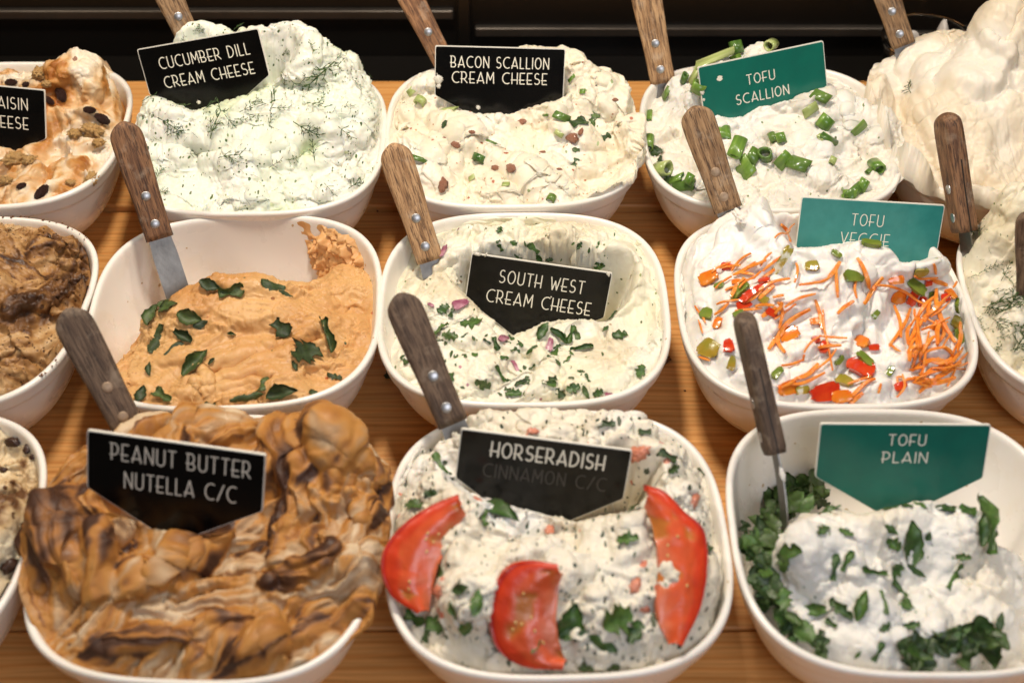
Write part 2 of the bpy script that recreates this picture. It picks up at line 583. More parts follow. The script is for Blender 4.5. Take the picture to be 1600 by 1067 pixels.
def sign(tl, tr, zc, lines, mat, label, tilt=20, faded=(), hs=.36, hp=.64, group='engraved signs stuck in the spreads', pen=.00052, hole=False, key=None, cut=()):
    tl, tr = np.array(tl, float), np.array(tr, float)
    mid = (tl + tr) / 2
    want = math.atan2(tr[1] - tl[1], tr[0] - tl[0]); wl = np.hypot(*(tr - tl))
    C = at_d(mid[0], mid[1], zc)
    tt = math.radians(tilt)
    best = None
    for yaw in np.radians(np.arange(-40, 41, 2)):
        for roll in np.radians(np.arange(-16, 16.1, .5)):
            ex = np.array([1.0, 0, 0]); ey = np.array([0, math.sin(tt), math.cos(tt)]); ez = np.cross(ex, ey)
            c, s = math.cos(roll), math.sin(roll)
            ex, ey = ex * c + ey * s, -ex * s + ey * c
            R = np.array([[math.cos(yaw), -math.sin(yaw), 0], [math.sin(yaw), math.cos(yaw), 0], [0, 0, 1]])
            ex, ey, ez = R @ ex, R @ ey, R @ ez
            u, v, d = project(np.array([C - ex * WS / 2, C + ex * WS / 2]))
            err = abs(math.atan2(v[1] - v[0], u[1] - u[0]) - want) * 60 + abs(np.hypot(u[1] - u[0], v[1] - v[0]) - wl) * .15 + abs(yaw) * .6
            if best is None or err < best[0]: best = (err, ex, ey, ez)
    _, ex, ey, ez = best
    SG[key] = (C, ez, sorted(cut))
    root = empty('spread_sign', C)
    root.matrix_world = Matrix(((ex[0], ey[0], ez[0], C[0]), (ex[1], ey[1], ez[1], C[1]), (ex[2], ey[2], ez[2], C[2]), (0, 0, 0, 1)))
    tag(root, label, 'sign', group)
    ROOTS[key] = root
    plate(WS, hs * WS, hp * WS, .0026, 0, -.0029, 'plate_core', M['core'], root)
    plate(WS, hs * WS, hp * WS, .0004, .0008, -.0004, 'sign_face', mat, root)
    L = [(t, x * WS, y * WS + .06 * h * WS, .88 * h * WS, w * WS) for (t, x, y, h, w) in lines]
    V, F = text_mesh(L, pen)
    mesh_obj('lettering', V, F, M['letter'], root, smooth=False)
    if faded:
        V, F = text_mesh([(t, x * WS, y * WS + .06 * h * WS, .88 * h * WS, w * WS) for (t, x, y, h, w) in faded], pen * .8)
        o = mesh_obj('worn_lettering', V, F, M['faded'], root, smooth=False)
    if hole:
        V = [(hole[0] * WS + .0028 * math.cos(a) * (1.2 if k % 3 else .8), hole[1] * WS + .0028 * math.sin(a), .0003) for k, a in enumerate(np.linspace(0, 2 * PI, 14, endpoint=False))]
        mesh_obj('screw_hole', V, [tuple(range(14))], M['letter'], root, smooth=False)
    return root


BK, GN, TL_ = M['black_plate'], M['green_plate'], M['teal_sheen_plate']
sign((213, 78), (402, 45), 1.40, [('CUCUMBER DILL', .02, -.185, .098, .74), ('CREAM CHEESE', .02, -.335, .098, .74)], BK, 'black sign engraved CUCUMBER DILL CREAM CHEESE, tilted up to the right', cut=[(213,148),(240,150),(300,172),(340,160),(375,152),(425,128)], key='cuc')
sign((680, 72), (884, 77), 1.394, [('BACON SCALLION', .0, -.165, .095, .75), ('CREAM CHEESE', .0, -.285, .095, .73)], BK, 'black sign engraved BACON SCALLION CREAM CHEESE with white smears on it', hs=.38, cut=[(680,166),(720,172),(770,176),(800,172),(840,164),(884,152)], key='bac')
sign((1090, 106), (1287, 64), 1.40, [('TOFU', -.02, -.22, .085, .22), ('SCALLION', -.02, -.36, .085, .42)], GN, 'green sign engraved TOFU SCALLION with a small hole', hs=.37, hole=(-.34, -.12), group='green tofu signs', cut=[(1090,178),(1110,180),(1160,180),(1190,165),(1240,155),(1290,134)], key='scal')
sign((737, 396), (958, 427), 1.275, [('SOUTH WEST', .02, -.19, .105, .60), ('CREAM CHEESE', .02, -.345, .105, .74)], BK, 'black sign engraved SOUTH WEST CREAM CHEESE in the middle of the photo', hs=.34, cut=[(733,466),(760,494),(800,524),(830,514),(850,504),(900,498),(948,504)], key='sw')
sign((1253, 308), (1476, 321), 1.281, [('TOFU', -.02, -.19, .095, .22), ('VEGGIE', -.02, -.33, .095, .34)], TL_, 'teal sign with painted pale sheen, engraved TOFU VEGGIE standing in carrot topped tofu', hs=.37, group='green tofu signs', pen=.0004, cut=[(1247,388),(1300,384),(1350,374),(1390,388),(1420,412),(1476,398)], key='veg')
sign((720, 670), (989, 704), 1.053, [('HORSERADISH', .02, -.155, .105, .66)], BK, 'black sign engraved HORSERADISH above a worn out second line', hs=.32, faded=[('CINNAMON C/C', .02, -.29, .095, .72)], pen=.00072, cut=[(715,758),(740,772),(780,784),(850,802),(900,814),(989,798)], key='horse')
sign((1282, 662), (1549, 664), 1.065, [('TOFU', .02, -.14, .078, .215), ('PLAIN', .02, -.255, .078, .26)], GN, 'deep green sign engraved TOFU PLAIN in the nearest right bowl', hs=.35, group='green tofu signs', cut=[(1278,775),(1340,804),(1400,792),(1450,780),(1549,770)], key='plain')
sign((135, 672), (416, 711), 1.005, [('PEANUT BUTTER', .03, -.165, .115, .78), ('NUTELLA C/C', .03, -.335, .115, .63)], BK, 'black sign with two lines naming a peanut butter spread, nearest at left', hs=.36, cut=[(140,785),(180,802),(240,824),(300,828),(340,832),(416,806)], key='pb')
sign((-138, 122), (70, 141), 1.38, [('WALNUT RAISIN', .0, -.175, .10, .73), ('CREAM CHEESE', .0, -.325, .10, .73)], BK, 'black sign cut off at the left edge reading AISIN EESE', hs=.38, cut=[(-60,215),(0,212),(40,226),(72,216)], key='rais')

# ------------------------------------------------------------------ mounds of spread
N = 300
_g = np.linspace(-1, 1, N)
_A, _B = np.meshgrid(_g, _g)
_rho = np.maximum(np.abs(_A), np.abs(_B))
_with = np.errstate(divide='ignore', invalid='ignore')
with _with:
    _t1 = np.where(np.abs(_A) >= np.abs(_B), (PI / 4) * np.divide(_B, _A), PI / 2 - (PI / 4) * np.divide(_A, _B))
_t1 = np.nan_to_num(_t1)
_sg = np.where(np.abs(_A) >= np.abs(_B), np.sign(_A), np.sign(_B))
_thx = np.where(_sg < 0, _t1 + PI, _t1)
_C, _Sn = np.cos(_thx), np.sin(_thx)
_rho = 1 - (1 - _rho) ** 1.15
GF = np.arange(N * N).reshape(N, N)
GF = np.stack([GF[:-1, :-1], GF[:-1, 1:], GF[1:, 1:], GF[1:, :-1]], -1).reshape(-1, 4)
_deg = np.degrees(_thx) % 360


def per(list_, deg):
    a = sorted(list_)
    x = [k[0] for k in a]; y = [k[1] for k in a]
    x = [x[-1] - 360] + x + [x[0] + 360]; y = [y[-1]] + y + [y[0]]
    return np.interp(deg, x, y)


def tps(pts, val, X, Y, lam=2e-4):
    pts = np.array(pts); n = len(pts)
    def K(r2): return np.where(r2 > 1e-12, .5 * r2 * np.log(r2 + 1e-12), 0)
    d2 = ((pts[:, None] - pts[None]) ** 2).sum(-1)
    A = np.zeros((n + 3, n + 3))
    A[:n, :n] = K(d2) + lam * np.eye(n)
    A[:n, n] = 1; A[:n, n + 1:] = pts
    A[n, :n] = 1; A[n + 1:, :n] = pts.T
    b = np.zeros(n + 3); b[:n] = val
    w = np.linalg.solve(A, b)
    out = w[n] + w[n + 1] * X + w[n + 2] * Y
    for k in range(n):
        out = out + w[k] * K((X - pts[k, 0]) ** 2 + (Y - pts[k, 1]) ** 2)
    return out


def normals(P):
    du = np.gradient(P, axis=1); dv = np.gradient(P, axis=0)
    n = np.cross(du, dv)
    n /= np.linalg.norm(n, axis=-1, keepdims=True) + 1e-12
    return n


class Mound:
    pass


MO = {}


def mound(key, name, label, cat, ctrl, edge, mat, color, over=None, strokes=(), nrand=0, rw=(.10, .22), rl=(.25, .6), rang=None, creases=(),
          fluff=(.003, 55), fine=(.0012, 150), lump=(.006, 22), smear_rough=.25, stria=.00035, seed=1, warp=.010, lip=.004, off=.004, tears=0.0, tone=.5, tfreq=1.4, lobes=None, soft=2, turn=9, wedge=.40, lwarp=.012, fan=0.0, streak=2.2, es=.90):
    rs = np.random.RandomState(seed)
    cx, cy, _ = BOWLS[key]
    zb = .0062 if cy > 1.1 else 0.0
    HR = HB + zb
    ov = per(over, _deg) if over else np.zeros_like(_deg)
    ov = ov * np.clip(1 + .9 * noise(np.stack([_C * 6, _Sn * 6, np.full_like(_C, seed)], -1)) + .12 * noise(np.stack([_C * 17, _Sn * 17, np.full_like(_C, seed)], -1)), .5, 1.8)
    ez = per(edge, _deg)                                    # edge level relative to the rim top
    pts, val = [], []
    for d in range(0, 360, 15):
        z = per(edge, d)
        r = rin(HB + min(z, 0)) / BA * rse(math.cos(math.radians(d)), math.sin(math.radians(d)))
        pts.append((r * math.cos(math.radians(d)), r * math.sin(math.radians(d)))); val.append(z / BA)
    for (u, v, yn) in ctrl:
        p = at_y(u, v, cy + yn * BA)
        pts.append(((p[0] - cx) / BA, yn)); val.append((p[2] - HR) / BA)
        if (p[2] - HR) > .11 or (p[2] - HR) < -.08 or abs((p[0] - cx) / BA) > 1.02: print('CTRL', key, u, v, yn, round((p[0] - cx) / BA, 2), round(p[2] - HR, 3))
    zlev = ez.copy()
    rs_ = rse(_C, _Sn)
    for it in range(4):
        R = (rin(HB + np.clip(zlev, -.085, 0)) / BA + .006) * rs_ + ov / BA
        X = _C * R * _rho; Y = _Sn * R * _rho
        Z = tps(pts, val, X, Y) * BA
        Z = np.maximum(Z, -.0885)
        ze = np.where(_rho > .97, Z, -9)
        zlev = ez
    base = Z.copy()
    # nothing may poke through the bowl's wall below the rim
    def clampwall(P3):
        rr = np.sqrt(P3[..., 0] ** 2 + P3[..., 1] ** 2) + 1e-9
        c, s = P3[..., 0] / rr, P3[..., 1] / rr
        lim = (rin(HB + np.clip(P3[..., 2], -.088, 0)) + .0006) * rse(c, s)
        lim = np.where(P3[..., 2] > -.001, 9, lim)
        k = np.minimum(1, lim / rr)
        Q = P3.copy(); Q[..., 0] *= k; Q[..., 1] *= k
        return Q
    m = Mound(); m.key = key; m.c = np.array([cx, cy, HR])
    P = np.stack([X * BA, Y * BA, Z], -1)
    pu, pv, pd = project(P + m.c)

    def lookup(u, v):
        d = (pu - u) ** 2 + (pv - v) ** 2
        k = d < max(16, d.min() * 1.5)
        idx = np.argmin(np.where(k, pd, 99))
        return X.flat[idx], Y.flat[idx]
    # big soft lumps
    q = np.stack([X, Y, Z / BA], -1) * BA
    wv = np.stack([noise(q * 30 + 11), noise(q * 30 + 37), noise(q * 30 + 71)], -1) * warp
    qa = q + wv
    nl = noise(qa * lump[1] + seed * 13.7); nl2 = noise(qa * lump[1] * 1.9 + seed * 5.1)
    Z = Z + lump[0] * (1.7 * np.abs(nl) - .4 + .6 * nl2 * np.abs(nl2) + .45 * (1.6 * np.abs(nl2) - .4))
    # spatula strokes, one over another
    cover = np.zeros_like(X)
    tint = np.full_like(X, .5)
    allst = []
    for k in range(nrand):
        a = rs.uniform(0, 2 * PI); r = math.sqrt(rs.uniform(0, 1)) * .95
        ang = rs.uniform(0, PI) if rang is None else math.radians(rs.normal(rang[0], rang[1]))
        allst.append((r * math.cos(a), r * math.sin(a), ang, rs.uniform(*rl) / 2, rs.uniform(*rw) / 2, rs.uniform(-.7, .7)))
    for st in strokes:
        (a, b, w) = st[:3]
        A_, B_ = np.array(lookup(*a)), np.array(lookup(*b))
        d = B_ - A_
        allst.append((*(A_ + d / 2), math.atan2(d[1], d[0]), max(np.hypot(*d) / 2, .05), w / BA / 2, st[3] if len(st) > 3 else rs.uniform(-.4, .4)))
    for k, (sx, sy, ang, L, w, curv) in enumerate(allst):
        ca, sa = math.cos(ang), math.sin(ang)
        s = (X - sx) * ca + (Y - sy) * sa
        t = -(X - sx) * sa + (Y - sy) * ca - curv * s * s
        if not ((np.abs(s) < L * 1.3) & (np.abs(t) < w * 1.6)).any(): continue
        e = noise(np.stack([s * 7, t * 3, np.full_like(s, k * 3.3)], -1))
        e2 = noise(np.stack([s * 26, t * 26, np.full_like(s, k * 3.3)], -1))
        taper = np.sqrt(np.clip(1 - (s / L) ** 2 * .55, .05, 1))
        uu = t / (w * taper) + .28 * e + .07 * e2
        vv = s / L + .15 * e + .06 * e2
        mk = sstep(1.0, es, np.abs(uu)) * sstep(1.0, es, np.abs(vv))
        sgn = rs.choice([-1, 1])
        fr = rs.uniform(24, 46) / max(w, .06) * .12
        sw = noise(np.stack([s * 1.2 + .4 * e2, t * fr * 2.3 + .5 * e, np.full_like(s, k * 7.7)], -1)) * stria * 1.5 + noise(np.stack([s * 2, t * fr * 10, np.full_like(s, k * 1.7)], -1)) * stria
        o_ = rs.uniform(-.5, 1.0) * off
        zs = .45 * Z + .55 * base + o_ + (uu * uu - .35) * w * BA * .10 * rs.uniform(.2, 1.3) + vv * rs.uniform(-.6, .9) * off + sw
        Z = Z * (1 - mk) + zs * mk
        lipm = np.exp(-((uu - sgn) / .13) ** 2) * sstep(1.05, .8, np.abs(vv)) * (0.6 + .6 * e2 + .4 * e)
        endm = np.exp(-((vv - 1) / (.05 / max(L, .1) * .5 + .05)) ** 2) * sstep(1.1, .7, np.abs(uu)) * (0.7 + .8 * e2)
        Z = Z + lip * rs.uniform(.3, 1.2) * np.clip(lipm, 0, 2) + lip * 1.1 * rs.uniform(.2, 1.2) * np.clip(endm, 0, 2)
        cover = np.maximum(cover * (1 - .6 * mk), mk)
        tk = rs.uniform(0, 1)
        sc_ = noise(np.stack([s * 1.5, t * fr * tfreq, np.full_like(s, k * 5.1)], -1))
        tint = tint * (1 - mk) + np.clip(tk + .45 * sc_, 0, 1) * mk
    Zpre = Z
    for (line, depth, wid) in creases:
        L = np.array([lookup(*pp) for pp in line])
        best = np.full_like(X, 9.0)
        Xw = X + .05 * noise(q * 60 + 3); Yw = Y + .05 * noise(q * 60 + 8)
        for a, b in zip(L[:-1], L[1:]):
            ab = b - a
            t = np.clip(((Xw - a[0]) * ab[0] + (Yw - a[1]) * ab[1]) / (ab @ ab + 1e-9), 0, 1)
            best = np.minimum(best, np.hypot(Xw - a[0] - t * ab[0], Yw - a[1] - t * ab[1]))
        Z = Z - 1.3 * depth * np.exp(-(best / wid) ** 2) + .4 * depth * np.exp(-((best - 2.2 * wid) / wid) ** 2)
    P = np.stack([X * BA, Y * BA, Z], -1)
    if lobes:                            # dollops and folds piled on one another, each bulging out along the surface
        (nl_, Lr, wr_, hh, am, asd, ridge) = lobes
        Pn_ = P.copy()
        for _ in range(12): Pn_[1:-1, 1:-1] = (Pn_[:-2, 1:-1] + Pn_[2:, 1:-1] + Pn_[1:-1, :-2] + Pn_[1:-1, 2:] + Pn_[1:-1, 1:-1]) / 5
        nb = normals(Pn_)
        ar = np.linalg.norm(np.cross(np.gradient(P, axis=1), np.gradient(P, axis=0)), axis=-1)
        cum = np.cumsum(ar.ravel()); cum /= cum[-1]
        D = np.zeros_like(X)
        wp = P + lwarp * np.stack([noise(P * 38 + 4), noise(P * 38 + 44), noise(P * 38 + 84)], -1) + .29 * lwarp * np.stack([noise(P * 120 + 4), noise(P * 120 + 44), noise(P * 120 + 84)], -1)
        for k in range(nl_):
            idx = np.searchsorted(cum, (k + rs.uniform(0, 1)) / nl_ if k % 2 else rs.uniform(0, 1)); idx = min(idx, N * N - 1)
            p0 = Pn_.reshape(-1, 3)[idx]; n0 = nb.reshape(-1, 3)[idx]
            L = rs.uniform(*Lr) * BA; w = L * rs.uniform(*wr_)
            ang = math.radians((am if am is not None else 30) + rs.normal(0, .5) * min(asd or 60, 30)) + 1.9 * float(noise((p0 * turn + seed)[None])[0]) * (1 if am is None or asd > 40 else .5)
            d0 = np.array([math.cos(ang), math.sin(ang), 0]); d0 -= n0 * (d0 @ n0); d0 /= np.linalg.norm(d0)
            near = np.abs(P - p0).max(-1) < L * 1.3
            if not near.any(): continue
            q = wp[near] - p0
            s, t, h3 = q @ d0, q @ np.cross(n0, d0), q @ n0
            t = t - rs.uniform(-.6, .6) / L * s * s * .6
            if fan: t = t / (1 - fan + fan * np.clip(1 + s / L, 0, 2))
            rr = (s / L) ** 2 + (t / w) ** 2 + (h3 / (1.2 * w)) ** 2
            dome = np.sqrt(np.clip(1 - rr, 0, 1))
            kk = np.ones_like(s)
            hk = hh * rs.uniform(.45, 1.2) * (w / (.5 * (wr_[0] + wr_[1]) * .5 * (Lr[0] + Lr[1]) * BA)) ** .6
            e = noise(np.stack([s * 30, t * 30, kk * k * 4.3], -1))
            rg = ridge * (noise(np.stack([s / L * .8 + .3 * e, t / w * 2.2 + .4 * e, kk * k * 9.1], -1)) + .5 * noise(np.stack([s / L, t / w * 5.5 + .5 * e, kk * k * 6.1], -1)) + .45 * noise(np.stack([s / L, t / w * 12 + .5 * e, kk * k * 2.1], -1)))
            wd = wedge * rs.choice([-1, 1]) * rs.uniform(.5, 1.3)
            dl = hk * dome * (1 + 1.5 * wd * t / w) * (1 + rs.uniform(-.4, .4) * s / L) * (1 - .45 * abs(wd)) + rg * dome
            up = (rr < 1) & (dl > D[near])
            D[near] = np.where(up, dl, D[near])
            tk = rs.uniform(.1, .9)
            tn = np.clip(tk + .6 * noise(np.stack([s / L * .8, t / w * tfreq * streak + .35 * e, kk * k * 5.1], -1)) + .15 * e, 0, 1)
            tint[near] = np.where(up, tn, tint[near])
        for _ in range(soft):
            D[1:-1, 1:-1] = (D[:-2, 1:-1] + D[2:, 1:-1] + D[1:-1, :-2] + D[1:-1, 2:] + 2 * D[1:-1, 1:-1]) / 6
            tint[1:-1, 1:-1] = (tint[:-2, 1:-1] + tint[2:, 1:-1] + tint[1:-1, :-2] + tint[1:-1, 2:] + 2 * tint[1:-1, 1:-1]) / 6
        fd = np.maximum(sstep(1.0, .86, _rho), sstep(.002, .006, ov) * sstep(1.0, .93, _rho))[..., None]
        P = P + nb * (D - hh * .42)[..., None] * fd
        cover = cover * .8
    def cutsign(P, its):                # the spread in front of a pushed-in sign is pressed down below it
        P = P.copy()
        Cs, ez, cut = SG[key]
        Q = P + m.c
        front = sstep(-.010, -.002, (Q - Cs) @ ez)
        z0 = P[..., 2].copy()
        for _ in range(3):
            u, v, d = project(P + m.c)
            vl = np.interp(u, [cut[0][0] - 60] + [k[0] for k in cut] + [cut[-1][0] + 60], [cut[0][1] - 60] + [k[1] for k in cut] + [cut[-1][1] - 60]) + 5 * noise(P * 90 + 3)
            w_ = sstep(cut[0][0] - 50, cut[0][0] - 2, u) * sstep(cut[-1][0] + 50, cut[-1][0] + 2, u) * front
            tl_ = (vl - 533.5) / FPX
            zz = CAMZ + (P[..., 1] + m.c[1]) * (-(tl_) * CT - ST) / (-(tl_) * ST + CT) - m.c[2]
            P[..., 2] = P[..., 2] - np.maximum(P[..., 2] - zz, 0) * w_
        dl_ = z0 - P[..., 2]; bl = dl_.copy()
        for _ in range(its):
            bl[1:-1, 1:-1] = (bl[:-2, 1:-1] + bl[2:, 1:-1] + bl[1:-1, :-2] + bl[1:-1, 2:]) / 4
            bl = np.maximum(bl, dl_ * .999)
        P[..., 2] = z0 - np.maximum(bl, dl_) * sstep(1.0, .92, _rho) - dl_ * (1 - sstep(1.0, .92, _rho))
        P[..., 2] = np.maximum(P[..., 2], -.0885)
        return P
    if key in SG: P = cutsign(P, 18 if key == 'sw' else 60)
    Pb = P.copy()
    for _ in range(2):
        Pb[1:-1, 1:-1] = (Pb[:-2, 1:-1] + Pb[2:, 1:-1] + Pb[1:-1, :-2] + Pb[1:-1, 2:] + Pb[1:-1, 1:-1]) / 5
    nn = normals(Pb)
    rough = 1 - (1 - smear_rough) * cover
    q = P + np.stack([noise(P * 70 + 5), noise(P * 70 + 17), noise(P * 70 + 29)], -1) * warp * .5
    f1 = noise(q * fluff[1] + seed); f2 = noise(q * fluff[1] * 2.1 + seed + 9)
    pk = np.clip(noise(q * fluff[1] * .8 + seed + 31), 0, 1) ** 2
    fl = fluff[0] * ((2.0 * np.abs(f1) - .5) * .7 + .35 * (2 * np.abs(f2) - .5) + 1.2 * pk * (1 - np.abs(f2) * 3))
    f3 = noise(q * fine[1] + seed + 4); f4 = noise(q * fine[1] * 2.2 + 2)
    fi = fine[0] * ((1.8 * np.abs(f3) - .5) + .7 * (1.6 * np.abs(f4) - .4))
    patch = sstep(-.35, .35, noise(P * 18 + seed * 3))
    disp = (fl + fi * (.4 + .8 * patch)) * rough
    if tears:
        tr = noise(q * np.array([34, 34, 60]) + seed + 21)
        disp = disp - tears * np.exp(-(tr / .07) ** 2) * sstep(.0, .4, noise(P * 24 + 77 + seed)) * (1 - .7 * cover)
    fade = sstep(1.0, .93, _rho)[..., None]
    lat = np.stack([noise(q * 45 + 51), noise(q * 45 + 63), noise(q * 45 + 77)], -1) * fluff[0] * .5 * rough[..., None]
    P = P + (nn * disp[..., None] + lat) * np.maximum(.25 + .75 * fade, (ov > .002)[..., None] * 1.0)
    # overflowing edges hang rounded over the rim
    ovm = sstep(.0, .004, ov)
    P[..., 2] -= ovm * (sstep(.86, 1.0, _rho) ** 2) * .007
    edge_m = (_rho > .999)
    P[..., 2] = np.where(edge_m, np.minimum(P[..., 2], -.005), P[..., 2])
    P = np.where((ov > .002)[..., None], P, clampwall(P))
    P[..., 2] = np.maximum(P[..., 2], -.0885)
    if key in SG: P = cutsign(P, 8)
    m.P = P + m.c
    m.n = normals(P)
    m.cover = cover
    m.u, m.v, m.d = project(m.P)
    col = color(m.P - m.c, tint, cover, disp / (fluff[0] + fine[0]), X, Y)
    o = mesh_obj(name, P.reshape(-1, 3), GF, mat, col=np.clip(col, 0, 1).reshape(-1, 3))
    o.location = m.c
    tag(o, label, cat)
    m.o = o
    MO[key] = m
    return m


def on(m, u, v):                    # the nearest surface point of a mound under a photograph pixel, and its normal
    d = (m.u - u) ** 2 + (m.v - v) ** 2
    k = d < max(9.0, d.min() * 1.3)
    i = np.argmin(np.where(k, m.d, 99))
    n = m.n.reshape(-1, 3)[i]
    r, c = divmod(i, N)
    r0, r1, c0, c1 = max(r - 4, 0), r + 5, max(c - 4, 0), c + 5
    n = m.n[r0:r1, c0:c1].reshape(-1, 3).mean(0)
    return m.P.reshape(-1, 3)[i], n / np.linalg.norm(n)


def mixc(a, b, t):
    t = np.clip(t, 0, 1)[..., None]
    return np.array(a) * (1 - t) + np.array(b) * t


def creamy(a, b, c=None, k=18):
    def f(P, tint, cover, disp, X, Y):
        q = P * k
        n1 = noise(q + 3); n2 = noise(q * 3 + 9)
        r = mixc(a, b, .5 + .7 * n1 + .3 * n2 + .25 * (tint - .5))
        if c is not None: r = mixc(a, b, .5 + .7 * n1 + .3 * n2) ; r = r + (np.array(c) - r) * np.clip(sstep(.15, .5, noise(q * .8 + 40)) * .8, 0, 1)[..., None]
        return r
    return f


def swirl(stops, bands=.5, k=22, warp=.02):
    """marbled pigments carried along by the strokes"""
    xs = [s[0] for s in stops]
    cs = np.array([s[1] for s in stops])
    def f(P, tint, cover, disp, X, Y):
        w = np.stack([noise(P * 16 + 2), noise(P * 16 + 31), noise(P * 16 + 57)], -1) * warp
        n1 = noise((P + w) * k * np.array([1.0, .6, 1.0]) + 5)
        n2 = noise((P + w * 1.6) * k * 3 + 15)
        t = np.clip(.5 + .55 * n1 + .25 * n2 + bands * (tint - .5), 0, 1)
        return np.stack([np.interp(t, xs, cs[:, j]) for j in range(3)], -1)
    return f


GR = (.045, .085, .022); GR2 = (.10, .16, .05)
M['m_cuc'] = spread_mat('dill_cream_cheese', [(420, .22, .44, GR, (.30, .36, .18), (1, .32, 1)), (300, .14, .42, GR, GR2, (1, .25, 1), (0, 0, .9)), (110, .05, .32, (.60, .68, .42), (.68, .74, .5))], sss=.3)
M['m_bac'] = spread_mat('bacon_scallion_cream_cheese', [(300, .10, .4, (.50, .26, .14), (.62, .42, .26)), (170, .05, .36, (.38, .12, .06), (.5, .2, .12)), (190, .06, .36, GR2, (.42, .5, .26), (1, .5, 1))], sss=.3)
M['m_scal'] = spread_mat('scallion_tofu_spread', [(260, .05, .36, GR, (.25, .32, .15), (1, .5, 1)), (150, .03, .36, (.35, .42, .22), (.5, .56, .36))], sss=.3, bscale=160, bump=.0004)
M['m_white'] = spread_mat('plain_cream_cheese', [(120, .006, .3, GR, GR2)], sss=.3, bump=.0003, bscale=120, var=.03)
M['m_rais'] = spread_mat('walnut_raisin_cream_cheese', [(200, .06, .35, (.42, .19, .06), (.5, .3, .14)), (90, .03, .3, (.1, .04, .03), (.3, .16, .1))], sss=.25, bump=.0004, bscale=150)
M['m_basil'] = spread_mat('sun_dried_tomato_spread', [(330, .10, .36, (.40, .15, .05), (.52, .27, .10)), (120, .03, .3, (.45, .09, .02), (.3, .14, .04)), (240, .02, .34, (.06, .07, .02), (.1, .1, .03))], sss=.2)
M['m_sw'] = spread_mat('cilantro_onion_cream_cheese', [(300, .09, .38, GR, (.3, .34, .14), (1, .5, 1)), (120, .035, .34, (.36, .22, .12), (.5, .36, .22)), (150, .02, .32, (.25, .05, .1), (.5, .25, .28))], sss=.25, bump=.0005)
M['m_veg'] = spread_mat('vegetable_tofu_spread', [(150, .015, .33, (.65, .18, .04), (.3, .34, .08))], sss=.3, bump=.0003, bscale=120, var=.03)
M['m_moc'] = spread_mat('brown_sugar_spread', [(420, .30, .45, (.05, .022, .01), (.12, .05, .02)), (170, .06, .4, (.06, .025, .01), (.16, .07, .02))], sss=.08)
M['m_dill'] = spread_mat('dill_scallion_cream_cheese', [(380, .10, .4, GR, (.2, .24, .1), (1, .5, 1)), (190, .05, .36, GR, GR2, (1, .4, 1))], sss=.25)
M['m_pb'] = spread_mat('peanut_butter_swirl_spread', [(170, .02, .3, (.14, .06, .03), (.3, .15, .06))], sss=.15, rough=.52, spec=.3, bump=.0004, bscale=140)
M['m_horse'] = spread_mat('herb_tomato_cream_cheese', [(330, .30, .46, (.035, .05, .03), (.16, .18, .12), (1, .4, 1)), (170, .19, .42, (.03, .045, .03), (.1, .12, .07), (1, .36, 1), (0, 0, .6)), (85, .09, .36, (.6, .16, .09), (.7, .36, .25))], sss=.25)
M['m_plain'] = spread_mat('herbed_tofu_spread', [(280, .06, .38, (.10, .14, .08), (.42, .46, .36), (1, .45, 1))], sss=.3)
M['m_lf'] = spread_mat('chocolate_chip_cream_cheese', [(150, .08, .4, (.04, .018, .01), (.14, .06, .02))], sss=.15)

CREAM = (.86, .79, .66); CREAM2 = (.80, .72, .57); COOLW = (.86, .84, .80)
mound('cuc', 'cream_cheese_heap', 'white dill sprinkled cream cheese heap rising behind the CUCUMBER DILL sign', 'cream cheese',
      [(455, 58, .35), (295, 55, .60), (372, 52, .62), (540, 105, .30), (572, 190, .05), (250, 190, -.02), (320, 172, .0), (420, 170, -.02), (500, 190, -.1), (350, 245, -.36), (440, 262, -.45), (265, 262, -.38), (530, 250, -.30),
       (400, 318, -.80), (300, 318, -.72), (490, 316, -.74), (430, 130, .15), (510, 140, .18)],
      [(0, -.002), (90, .0), (180, -.002), (270, -.006)], M['m_cuc'], creamy((.80, .84, .68), (.86, .85, .76), (.72, .79, .54)),
      strokes=[((270, 215), (500, 222), .045, .1), ((270, 285), (420, 300), .05, .15), ((430, 250), (540, 290), .05, -.2), ((420, 190), (520, 225), .035)], nrand=3, rw=(.12, .26),
      creases=[([(245, 222), (330, 236), (430, 240), (500, 232)], .010, .045), ([(400, 262), (412, 300), (425, 325)], .007, .035), ([(240, 160), (300, 165), (360, 178)], .006, .04)],
      fluff=(.0026, 62), fine=(.0012, 170), lump=(.006, 24), seed=3, tears=.002, lobes=(60, (.22, .55), (.4, .75), .020, 5, 25, .0014), soft=2)
